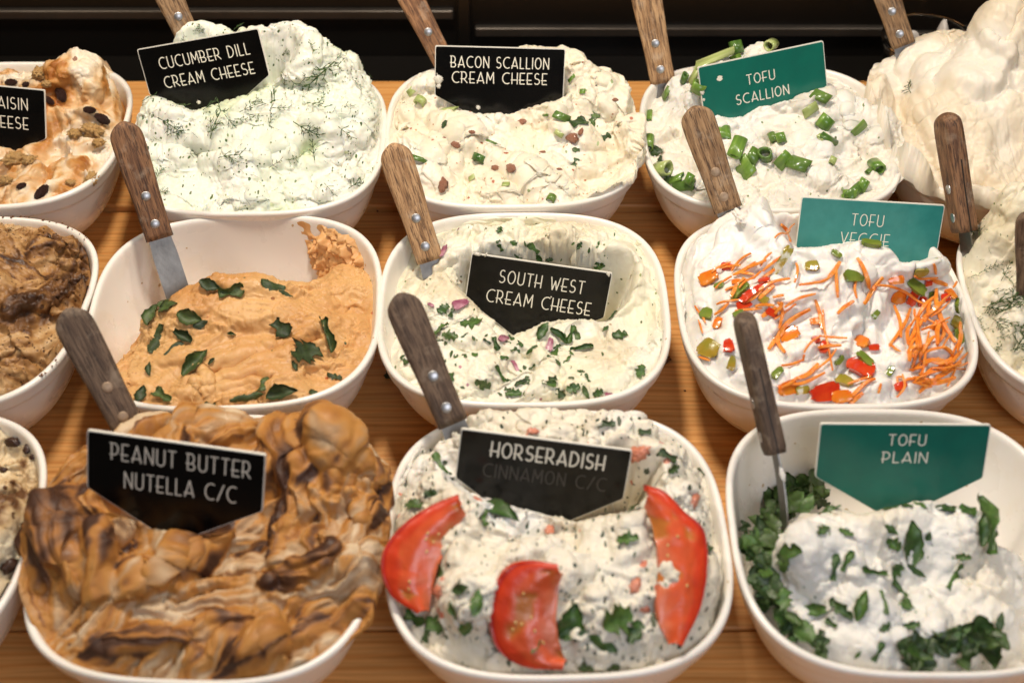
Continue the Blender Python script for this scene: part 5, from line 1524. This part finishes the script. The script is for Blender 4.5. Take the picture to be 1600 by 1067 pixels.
for (x, y, L, a, w, mt) in [(280, 362, 44, 0, .7, 'pep_red'), (435, 425, 50, 10, .6, 'pep_red'), (690, 885, 130, 5, .55, 'pep_red'), (835, 790, 120, -30, .65, 'pep_red'), (1000, 495, 70, -40, .85, 'pep_orange'), (1060, 495, 70, 60, .5, 'pep_red'), (1090, 512, 50, 60, .6, 'pep_red'), (1190, 492, 36, 0, .9, 'pep_red'), (1218, 480, 48, -60, .7, 'pep_orange'), (682, 702, 50, 60, .7, 'pep_red'), (540, 648, 76, 20, .75, 'pep_orange'), (650, 590, 46, 10, .6, 'pep_orange'), (652, 670, 50, -60, .45, 'pep_red'), (205, 412, 80, 30, .7, 'pep_orange'), (285, 695, 66, 85, .6, 'pep_red'), (538, 868, 90, 15, .6, 'pep_orange'), (848, 690, 66, -15, .7, 'pep_orange'), (980, 422, 60, 15, .5, 'pep_orange'), (380, 480, 110, 30, .3, 'pep_red'), (1120, 436, 30, 0, .7, 'pep_red'), (350, 520, 60, 20, .5, 'pep_red'), (240, 600, 50, 70, .6, 'pep_orange'), (320, 430, 40, 0, .7, 'pep_orange'), (760, 900, 80, 10, .6, 'pep_orange'), (900, 700, 40, 0, .6, 'pep_red'), (470, 560, 46, -30, .6, 'pep_red'), (1010, 860, 50, 20, .6, 'pep_red'), (1150, 620, 50, 60, .7, 'pep_orange'), (430, 840, 60, -40, .6, 'pep_orange')]:
    u, v = c6(x, y)
    chunk(vm, u, v, L / 2.667, a, w, mt, 'red pepper piece on TOFU VEGGIE heap' if mt == 'pep_red' else 'orange pepper piece on TOFU VEGGIE heap', 'pepper', 'red and orange pepper pieces on the tofu veggie heap')

# ---- tomato slices
def tomato_mat():
    t = NT('tomato_flesh')
    a = t.n('ShaderNodeAttribute', _attribute_name='Col')
    t.set(Base__Color=t.mix(1.0, a.outputs['Color'], t.ramp(t.noise(70, 4), [(.3, .8), (.7, 1.1)]), 'MULTIPLY'), Roughness=.34)
    t.b.inputs['Subsurface Weight'].default_value = .08
    t.b.inputs['Subsurface Scale'].default_value = .002
    t.b.inputs['Coat Weight'].default_value = .08
    t.bump(t.noise(130, 5), .0012, .5)
    return t.m


M['tomato'] = tomato_mat()
M['seed'] = simple('tomato_seed', (.66, .45, .16), .25, coat=.5)
M['skin'] = simple('tomato_skin', (.56, .03, .008), .15, coat=.5, color2=(.62, .07, .012), vscale=30)
hm = MO['horse']
def c8(x, y): return 580 + x / 2.3345, 610 + y / 2.3345


def tomato(outer, inner, anchor, n, lab, thick=.0045):
    n = np.array(n, float); n /= np.linalg.norm(n)
    def un(p):
        d = ray(*c8(*p)); t = ((anchor - CAM) @ n) / (d @ n)
        return CAM + d * t
    O = spline([un(p) for p in outer], 46); I_ = spline([un(p) for p in inner], 46)
    nv = 22
    G = np.zeros((46, nv, 3)); Cc = np.zeros((46, nv, 3))
    for j in range(nv):
        f = j / (nv - 1)
        G[:, j] = O * (1 - f) + I_ * f
    q = G * 55
    w1 = noise(q + 4); w2 = noise(q * 2.3 + 9)
    for j in range(nv):
        f = j / (nv - 1)
        wall = sstep(.34, .20, f + .12 * w1[:, j])
        gel = sstep(.1, .35, w1[:, j] + .3 * w2[:, j]) * (1 - wall)
        base = np.array([.68, .095, .025]) * np.ones((46, 3))
        c = base * (1 - wall[:, None]) + np.array([.66, .05, .012]) * wall[:, None]
        c = c * (1 - gel[:, None]) + np.array([.54, .17, .03]) * gel[:, None]
        pale = sstep(.55, .95, f + .2 * w2[:, j]) * (1 - gel) * .35
        c = c * (1 - pale[:, None]) + np.array([.72, .30, .16]) * pale[:, None]
        if f < .05: c = np.ones((46, 3)) * np.array([.5, .02, .008])
        Cc[:, j] = c
        G[:, j] += n * (.0006 * w2[:, j] - .0014 * gel - .0010 * sstep(.2, .0, f))[:, None] + n * (.004 * np.sin(np.linspace(0, PI, 46)) - .007 * sstep(.45, 1.0, f))[:, None]
    flip = np.cross(G[1, 5] - G[0, 5], G[0, 6] - G[0, 5]) @ n
    if flip < 0: G = G[::-1]; Cc = Cc[::-1]
    o = sheet('tomato_slice', G, thick, M['tomato'], Cc)
    bv = o.modifiers.new('bevel', 'BEVEL'); bv.width = .0016; bv.segments = 3; bv.limit_method = 'ANGLE'; bv.angle_limit = .9
    tag(o, lab, 'tomato', 'tomato slices under the horseradish sign')
    # skin round the outer edge
    e = G[:, 0]; c = np.array(o.location)
    out = G[:, 0] - G[:, 3]; out = out / np.linalg.norm(out, axis=1)[:, None]
    V = []
    for i in range(46):
        for k in np.linspace(-1.02, 1.02, 7): V.append(e[i] + n * k * thick / 2 + out[i] * (.0004 + .0016 * (1 - k * k)) - c)
    F = [(i * 7 + k, i * 7 + k + 1, (i + 1) * 7 + k + 1, (i + 1) * 7 + k) for i in range(45) for k in range(6)]
    mesh_obj('tomato_skin', V, F, M['skin'], o)
    # seeds
    sd = []
    for k in range(7):
        i, j = int(RNG.uniform(8, 38)), int(RNG.uniform(7, 18))
        th = RNG.uniform(0, PI); e1 = G[i + 1, j] - G[i, j]; e1 = e1 / np.linalg.norm(e1); e2 = np.cross(n, e1)
        b_ = len(sd) and sum(len(x) for x in sd)
        sd.append([G[i, j] + n * thick / 2 + .0016 * (e1 * math.cos(a + th) + .6 * e2 * math.sin(a + th)) * r + n * h - c for r, h in ((1, -.0005), (.8, .0004), (.3, .0009)) for a in np.linspace(0, 2 * PI, 9)[:-1]])
    V = np.concatenate(sd); F = []
    for q in range(len(sd)):
        o0 = q * 24
        for r in range(2):
            for k in range(8): F.append((o0 + r * 8 + k, o0 + r * 8 + (k + 1) % 8, o0 + r * 8 + 8 + (k + 1) % 8, o0 + r * 8 + 8 + k))
        F.append(tuple(o0 + 16 + k for k in range(8)))
    mesh_obj('seeds', V, F, M['seed'], o)
    return o


a1 = at_z(*c8(110, 620), .121)
tomato([(318, 385), (215, 430), (120, 500), (55, 590), (52, 680), (90, 755), (172, 806)], [(335, 450), (310, 500), (280, 560), (250, 620), (230, 680), (215, 740), (200, 800)], a1, (-.15, -.55, .85), 'red tomato slice hanging over the left rim under the HORSERADISH sign')
P_, n_ = on(hm, *c8(540, 850))
tomato([(680, 640), (580, 625), (505, 645), (460, 710), (440, 790), (445, 880), (480, 950), (560, 1000), (700, 1008)], [(690, 670), (680, 720), (676, 770), (672, 820), (676, 870), (684, 920), (692, 950), (700, 975), (704, 995)], P_ + np.array([0, -.010, .011]), (-.12, -.72, .68), 'red tomato half slice in the middle front of its heap')
a3 = at_z(*c8(1190, 620), .127)
tomato([(1000, 348), (1070, 380), (1135, 450), (1195, 505), (1213, 580), (1212, 680), (1190, 800), (1130, 928)], [(1020, 420), (1038, 490), (1048, 560), (1052, 630), (1048, 700), (1044, 770), (1062, 850), (1100, 915)], a3, (.3, -.42, .86), 'red tomato slice along the right rim under the HORSERADISH sign')
for (x, y, L, a, w, sh) in [(470, 440, 150, -20, .36, 'oval'), (250, 480, 100, 10, .6, 'lobed'), (150, 420, 60, -10, .8, 'lobed'), (250, 655, 76, -40, .5, 'oval'), (322, 720, 64, 20, .5, 'oval'), (390, 770, 84, 80, .45, 'oval'), (730, 840, 120, 70, .6, 'oval'), (820, 920, 140, -25, .4, 'oval'), (900, 830, 110, 20, .8, 'lobed'), (930, 540, 70, 10, .5, 'lobed'), (955, 430, 44, 30, .7, 'lobed'), (230, 850, 80, -30, .6, 'lobed'), (200, 880, 60, 70, .5, 'strip'), (160, 830, 80, -20, .4, 'strip'), (350, 865, 70, 75, .6, 'oval'), (300, 800, 60, -70, .4, 'strip'), (410, 470, 70, -80, .35, 'strip'), (205, 520, 60, 0, .4, 'strip'), (1235, 575, 44, 60, .5, 'strip'), (960, 880, 80, 60, .6, 'lobed'), (250, 260, 80, -60, .3, 'strip'), (215, 375, 44, 0, .6, 'lobed'), (1080, 240, 60, -30, .4, 'strip'), (855, 125, 60, 0, .4, 'strip'), (1000, 150, 40, 0, .5, 'strip'), (780, 1010, 50, 0, .6, 'lobed'), (880, 1010, 40, 30, .6, 'strip'), (1215, 290, 40, -40, .5, 'strip'), (1105, 285, 50, 30, .5, 'lobed')]:
    u, v = c8(x, y)
    leaf(hm, u, v, L / 2.3345 * 1.2, a, w * 1.15, M['parsley'] if L > 66 else M['darkherb'], 'green herb leaf on the lumpy HORSERADISH heap', 'herb leaf', 'herb leaves on the tomato topped heap', 'herb_leaf', curl=.5, shape=sh, lift=.0015)
P_, n_ = on(hm, *c8(590, 935))
leaf(hm, *c8(595, 940), 70 / 2.33, 55, .3, M['parsley'], 'narrow green leaf lying on the middle tomato slice', 'herb leaf', None, 'herb_leaf', lift=.0095, drape=.3, curl=.2)
for k, (x, y, L, a) in enumerate([(1182, 395, 60, 60), (995, 800, 46, -30), (975, 225, 80, 30), (655, 510, 54, 60), (240, 730, 64, 0), (960, 710, 56, 60), (590, 150, 40, 0)]):
    u, v = c8(x, y)
    put_lump(hm, u, v, L / 2.3345, lump_mesh('tomato_bit', M['bits'] if 'bits' in M else M.setdefault('bits', simple('diced_tomato', (.60, .13, .06), .3, coat=.2, color2=(.68, .34, .22), vscale=60)), k + 80, .5, 2.2, (1, .6, .25), res=16), 'small tomato bit in the HORSERADISH heap', 'tomato bit', 'tomato bits in the horseradish heap', a, .42)

# ---- leaves on the plain tofu
pm = MO['plain']
def c9(x, y): return 1100 + x / 2.334, 610 + y / 2.334
PL = [(760, 558, 165, 85, .52, 'oval'), (690, 565, 64, -30, .7, 'lobed'), (685, 510, 60, -30, .5, 'oval'), (822, 530, 36, 60, .7, 'oval'), (728, 368, 60, 0, .7, 'lobed'), (795, 412, 60, -30, .6, 'oval'), (675, 405, 60, 50, .5, 'oval'), (895, 435, 100, -5, .5, 'oval'), (965, 425, 100, -60, .55, 'oval'), (1042, 470, 260, 85, .26, 'strip'), (1018, 500, 130, 80, .4, 'oval'), (1075, 530, 50, 0, .7, 'lobed'), (1015, 370, 60, 30, .5, 'oval'),
      (945, 602, 56, 0, .5, 'lobed'), (902, 690, 95, 45, .26, 'strip'), (925, 650, 50, 60, .3, 'strip'), (618, 664, 105, -8, .24, 'strip'), (700, 655, 90, 30, .5, 'lobed'), (780, 662, 90, -35, .3, 'oval'), (698, 712, 110, -45, .32, 'strip'), (740, 772, 64, 60, .8, 'lobed'), (657, 765, 95, -80, .25, 'strip'), (478, 640, 100, 80, .28, 'strip'), (522, 615, 86, 60, .3, 'strip'), (432, 518, 70, 20, .5, 'lobed'), (518, 512, 56, -20, .5, 'lobed'), (305, 590, 120, 40, .6, 'lobed'), (285, 640, 80, 70, .5, 'oval'), (410, 808, 130, 5, .34, 'oval'), (505, 795, 110, -40, .4, 'lobed'), (572, 780, 120, 70, .4, 'oval'), (465, 848, 54, -30, .4, 'strip'), (660, 858, 54, 30, .6, 'lobed'), (755, 855, 60, 10, .5, 'lobed'), (560, 962, 40, 60, .3, 'strip'), (640, 950, 80, 60, .3, 'strip'), (420, 375, 90, 10, .5, 'oval')]
rs = np.random.RandomState(33)
for (x, y, L, a, w, sh) in PL:
    u, v = c9(x, y)
    leaf(pm, u, v, L / 2.334, a, w * 1.1, M['parsley'], 'chopped green herb leaf lying on the white TOFU PLAIN heap', 'herb leaf', 'herb leaves on the plain tofu heap', 'herb_leaf', curl=.5, shape=sh, rs=rs, lift=.0012)
def in_bowl(key, m, u, v):
    cx, cy, _ = BOWLS[key]
    d = ray(u, v)
    for z in np.linspace(HB - .004, .012, 160):
        p = CAM + d * ((z - CAMZ) / d[2])
        q = p[:2] - [cx, cy]
        r = np.hypot(*q)
        if r > rin(z) * rse(q[0] / r, q[1] / r):
            return p, np.array([-q[0] / r, -q[1] / r, .55])
        k, i, dist = m.kd.find(p)
        if dist < .003 or p[2] < k[2] and dist < .02: return p, np.array([0, -.3, 1.0])
    return p, np.array([0, 0, 1.0])


piles = [([(190, 610), (205, 525), (222, 450), (265, 395), (325, 362), (395, 378)], 42, 90, 'left side'), ([(215, 645), (228, 722), (250, 780)], 30, 18, 'left side'), ([(730, 950), (830, 930), (930, 930), (1040, 900), (1085, 850)], 55, 30, 'right front'), ([(270, 840), (340, 890), (430, 940)], 26, 16, 'left front')]
for (path, rad, n_, nm) in piles:
    sp = spline(path, 60)
    for k in range(n_):
        x, y = sp[rs.randint(60)] + rs.normal(size=2) * rad * .55
        u, v = c9(x, y)
        L = rs.uniform(70, 150 if nm == 'right front' else 130) / 2.334
        P, n = in_bowl('plain', pm, u, v)
        n = n / np.linalg.norm(n)
        P = P + n * rs.uniform(.001, .015 if nm == 'left side' else .006)
        tn = n + rs.normal(size=3) * .3; tn /= np.linalg.norm(tn)
        leaf(pm, u, v, L, rs.uniform(0, 360), rs.uniform(.4, .75), M['darkherb'] if rs.rand() < .75 else M['parsley'], 'dark leaf in %s pile of TOFU PLAIN bowl' % nm, 'herb leaf', 'leaf pile at the %s of the plain tofu bowl' % nm, 'herb_leaf', curl=.45, shape=rs.choice(['oval', 'oval', 'strip', 'lobed']), rs=rs, drape=.0, at=(P, tn), lift=.001)

# ---- smears of spread left on the bare bowl wall
def wall_smear(key, d0, d1, z0, z1, thick, mat, colr, label, seed):
    nu, nv = 70, 70
    cx, cy, _ = BOWLS[key]
    aa, zz = np.meshgrid(np.linspace(d0, d1, nu), np.linspace(z0, z1, nv), indexing='ij')
    s, t = np.meshgrid(np.linspace(-1, 1, nu), np.linspace(-1, 1, nv), indexing='ij')
    th = np.radians(aa + 6 * t)
    q = np.stack([s * 2, t * 2, np.full_like(s, seed)], -1)
    edge = sstep(1.0, .55, np.hypot(s, t * .9) + .30 * noise(q * 1.3) + .15 * noise(q * 4))
    h = thick * edge * (.55 + .6 * np.abs(noise(q * 1.1 + 4)) + .22 * np.abs(noise(q * 3.1)) + .05 * np.sin(s * 46 + 3 * t) * sstep(-.2, .2, noise(q + 30))) - .0012 * (1 - edge)
    z = HB + zz
    r = rin(z) * rse(np.cos(th), np.sin(th)) - h
    G = np.stack([r * np.cos(th), r * np.sin(th), np.minimum(zz + .3 * h + .004 * noise(q * 2 + 8), np.maximum(z1 + .001, -.001))], -1)
    V = G.reshape(-1, 3)
    F = np.arange(nu * nv).reshape(nu, nv)
    F = np.stack([F[:-1, :-1], F[1:, :-1], F[1:, 1:], F[:-1, 1:]], -1).reshape(-1, 4)
    col = mixc(colr[0], colr[1], .5 + .8 * noise(q * 2 + 3)).reshape(-1, 3)
    o = mesh_obj('spread_smear', V, F[:, ::-1], mat, col=np.clip(col, 0, 1))
    o.location = (cx, cy, HB + (.0062 if cy > 1.1 else 0))
    tag(o, label, 'spread smear', 'smears left on bowl walls')


wall_smear('basil', 30, 66, -.074, -.0045, .017, M['m_basil'], ((.70, .36, .13), (.74, .44, .19)), 'thick orange spread smear left on the right wall of the basil bowl', 3)
SWC = ((.82, .78, .58), (.84, .80, .66))
wall_smear('sw', 62, 128, -.030, -.002, .0028, M['m_sw'], SWC, 'thin pale smear along the back wall of the SOUTH WEST bowl', 12)
wall_smear('sw', 20, 58, -.034, -.002, .0030, M['m_sw'], SWC, 'thin pale smear on the back right wall of the SOUTH WEST bowl', 15)
wall_smear('scal', 28, 78, -.034, -.001, .0034, M['m_scal'], ((.84, .80, .70), (.85, .82, .74)), 'pale tofu smear on the back right wall of the TOFU SCALLION bowl', 18)
wall_smear('veg', 150, 186, -.030, -.001, .0030, M['m_veg'], ((.85, .80, .70), (.86, .83, .76)), 'thin tofu smear on the left wall of the TOFU VEGGIE bowl', 22)
wall_smear('horse', 130, 165, -.032, -.002, .0034, M['m_horse'], ((.84, .80, .68), (.84, .81, .74)), 'herb flecked smear on the left wall of the HORSERADISH bowl', 25)
wall_smear('plain', 342, 366, -.055, -.018, .0014, M['m_plain'], ((.85, .80, .70), (.85, .82, .76)), 'faint tofu smear on the right wall of the TOFU PLAIN bowl', 28)
wall_smear('rais', 45, 66, -.03, .012, .02, M['m_rais'], ((.80, .68, .5), (.76, .58, .38)), 'ragged tuft of walnut spread left at the back right of its bowl', 9)
def dollop(u, v, y, dpx, sc, mat, colr, label, seed, ang=0):
    P = at_y(u, v, y)
    o = lump_mesh('spread_dollop', mat, seed, .3, 1.8, sc, res=26)
    at = o.data.color_attributes.new('Col', 'FLOAT_COLOR', 'POINT')
    at.data.foreach_set('color', np.tile([*colr, 1.0], len(o.data.vertices)))
    put_lump(None, u, v, dpx, o, None, None, None, ang, .3, at=(P, np.array([0, -.6, .8])))
    tag(o, label, 'spread', 'dollops stuck on the spatulas')


dollop(268, 428, 1.006, 46, (1, .55, .3), M['m_basil'], (.68, .38, .14), 'orange dollop of spread stuck on the spatula blade', 4, -55)
dollop(660, 357, 1.035, 26, (1, .5, .22), M['m_sw'], (.82, .76, .6), 'small cream smear stuck on the light brown spatula handle', 7, 70)
dollop(700, 432, .985, 44, (1, .6, .3), M['m_sw'], (.82, .76, .58), 'cream dollop stuck on the blade beside the SOUTH WEST sign', 9, -55)
dollop(1158, 342, .985, 34, (1, .5, .3), M['m_veg'], (.86, .81, .72), 'tofu dollop stuck below the tan cracked spatula handle', 14, -50)
dollop(1222, 742, .708, 22, (1, .35, .2), M['m_plain'], (.85, .82, .76), 'small tofu dollop stuck on the slim spatula blade', 17, -75)
dollop(716, 690, .745, 30, (1, .5, .25), M['m_horse'], (.84, .80, .70), 'herb flecked dollop stuck on the blade behind the HORSERADISH sign', 19, -60)
# ---- crumbs on a rim and on the boards, smears on the signs
def flake(P, s, mat, name, seed, n=(0, 0, 1), sc=(1, .7, .4)):
    o = lump_mesh(name, mat, seed, .35, 2.0, sc, res=8)
    R = frame(n, spin=seed * 1.3) * s
    o.matrix_world = Matrix(((R[0, 0], R[0, 1], R[0, 2], P[0]), (R[1, 0], R[1, 1], R[1, 2], P[1]), (R[2, 0], R[2, 1], R[2, 2], P[2]), (0, 0, 0, 1)))
    return o


M['cocoa'] = simple('cocoa_crumb', (.09, .035, .012), .7, color2=(.2, .09, .03), vscale=200)
rs = np.random.RandomState(77)
cx, cy, _ = BOWLS['moc']
for k in range(44):
    a = math.radians(rs.choice([rs.uniform(25, 95), rs.uniform(-42, -10)])); r = BA * rs.uniform(.965, .99) * rse(math.cos(a), math.sin(a))
    o = flake((cx + r * math.cos(a), cy + r * math.sin(a), HB + .0003), rs.uniform(.0005, .0014), M['cocoa'], 'cocoa_crumb', k)
    tag(o, 'tiny brown cocoa crumb on the rim of the brown spread bowl', 'crumb', 'cocoa crumbs on the left bowl rim')
p = at_z(613, 583, .002)
o = flake(p, .008, M['darkherb'], 'fallen_leaf', 3, sc=(1, .7, .2)); tag(o, 'dark leaf scrap fallen on the boards left of the SOUTH WEST bowl', 'herb leaf')
p = at_z(1034, 562, .002)
o = flake(p, .008, M['cocoa'], 'spread_crumb', 5, sc=(1, .7, .25)); tag(o, 'brown crumb fallen on the boards right of the SOUTH WEST bowl', 'crumb')
for k, (u, v, s) in enumerate([(1145, 640, .001), (1125, 960, .0016), (1130, 975, .001), (1138, 955, .0012), (1070, 610, .0012), (230, 345, .001), (590, 330, .0015), (600, 322, .001), (330, 560, .001)]):
    o = flake(at_z(u, v, .0008), s, M['cocoa'], 'crumb', k + 20); tag(o, 'tiny dark crumb on the bare pine boards', 'crumb', 'crumbs on the boards')
SM = simple('sign_smear', (.84, .78, .66), .5, sss=.2)


def sign_smear(root, spots):
    for k, (x, y, s, e) in enumerate(spots):
        o = lump_mesh('smear', SM, k + 5, .6, 3.2, (1, e * .7, .07), res=16)
        o.parent = root
        o.location = (x * WS, y * WS, .0002); o.scale = (s, s, s); o.rotation_euler = (0, 0, k * 1.1)


sign_smear(ROOTS['bac'], [(-.475, -.26, .0036, 1.5), (-.47, -.31, .0022, 1.2), (-.16, -.47, .002, 1.2)])
sign_smear(ROOTS['cuc'], [(-.12, -.48, .0016, 1.4)])
sign_smear(ROOTS['sw'], [(-.46, .0, .0030, .6), (-.40, .005, .0018, .6), (.47, -.01, .0024, .7), (.10, -.24, .0007, 1)])
sign_smear(ROOTS['scal'], [(-.49, -.20, .0016, 2), (-.485, -.26, .0012, 1.4)])
# ---- clear tub of white lids behind the tallest heap
M['clear'] = simple('clear_plastic', (.95, .95, .95), .06)
M['clear'].node_tree.nodes['Principled BSDF'].inputs['Transmission Weight'].default_value = 1.0
M['clear'].node_tree.nodes['Principled BSDF'].inputs['IOR'].default_value = 1.12
M['lid'] = simple('white_plastic', (.62, .58, .54), .4)
tc = at_y(1452, 60, 1.365)
tub = empty('plastic_tub', (tc[0], tc[1], .006))
tag(tub, 'clear plastic tub behind the tallest plain heap at back right', 'tub')
h = tc[2] - .006
V, F = [], []
for (r, z) in ((.001, .001), (.036, .001), (.040, .006), (.049, h - .004), (.0515, h - .003), (.0515, h), (.0485, h), (.0475, h - .004), (.0385, .007), (.035, .003), (.001, .003)):
    for k in range(48): V.append((r * math.cos(2 * PI * k / 48), r * math.sin(2 * PI * k / 48), z))
for q in range(10):
    for k in range(48): F.append((q * 48 + k, q * 48 + (k + 1) % 48, q * 48 + 48 + (k + 1) % 48, q * 48 + 48 + k))
mesh_obj('tub_wall', V, F, M['clear'], tub)
for k, (dx, dy, tz, lean) in enumerate([(-.022, -.004, -.002, .12), (.004, -.014, .002, -.1), (.018, .012, .0, .2)]):
    o = lump_mesh('plastic_spoon', M['lid'], k, .06, 1.2, (.012, .006, .021), res=18)
    V2 = [(.0035 * math.cos(a), .002 * math.sin(a), z) for z in (-.015, -.09) for a in np.linspace(0, 2 * PI, 10, endpoint=False)]
    F2 = [(a, (a + 1) % 10, 10 + (a + 1) % 10, 10 + a) for a in range(10)]
    hd = mesh_obj('spoon_stem', V2, F2, M['lid'], o)
    o.location = (tc[0] + dx, tc[1] + dy, tc[2] + tz - .008)
    o.rotation_euler = (0, lean, k * .8)
    tag(o, ['left white plastic spoon bowl end in the clear tub', 'middle white plastic spoon bowl end in the clear tub', 'right white plastic spoon bowl end in the clear tub'][k], 'spoon', 'white spoons in the clear tub')
name_groups()
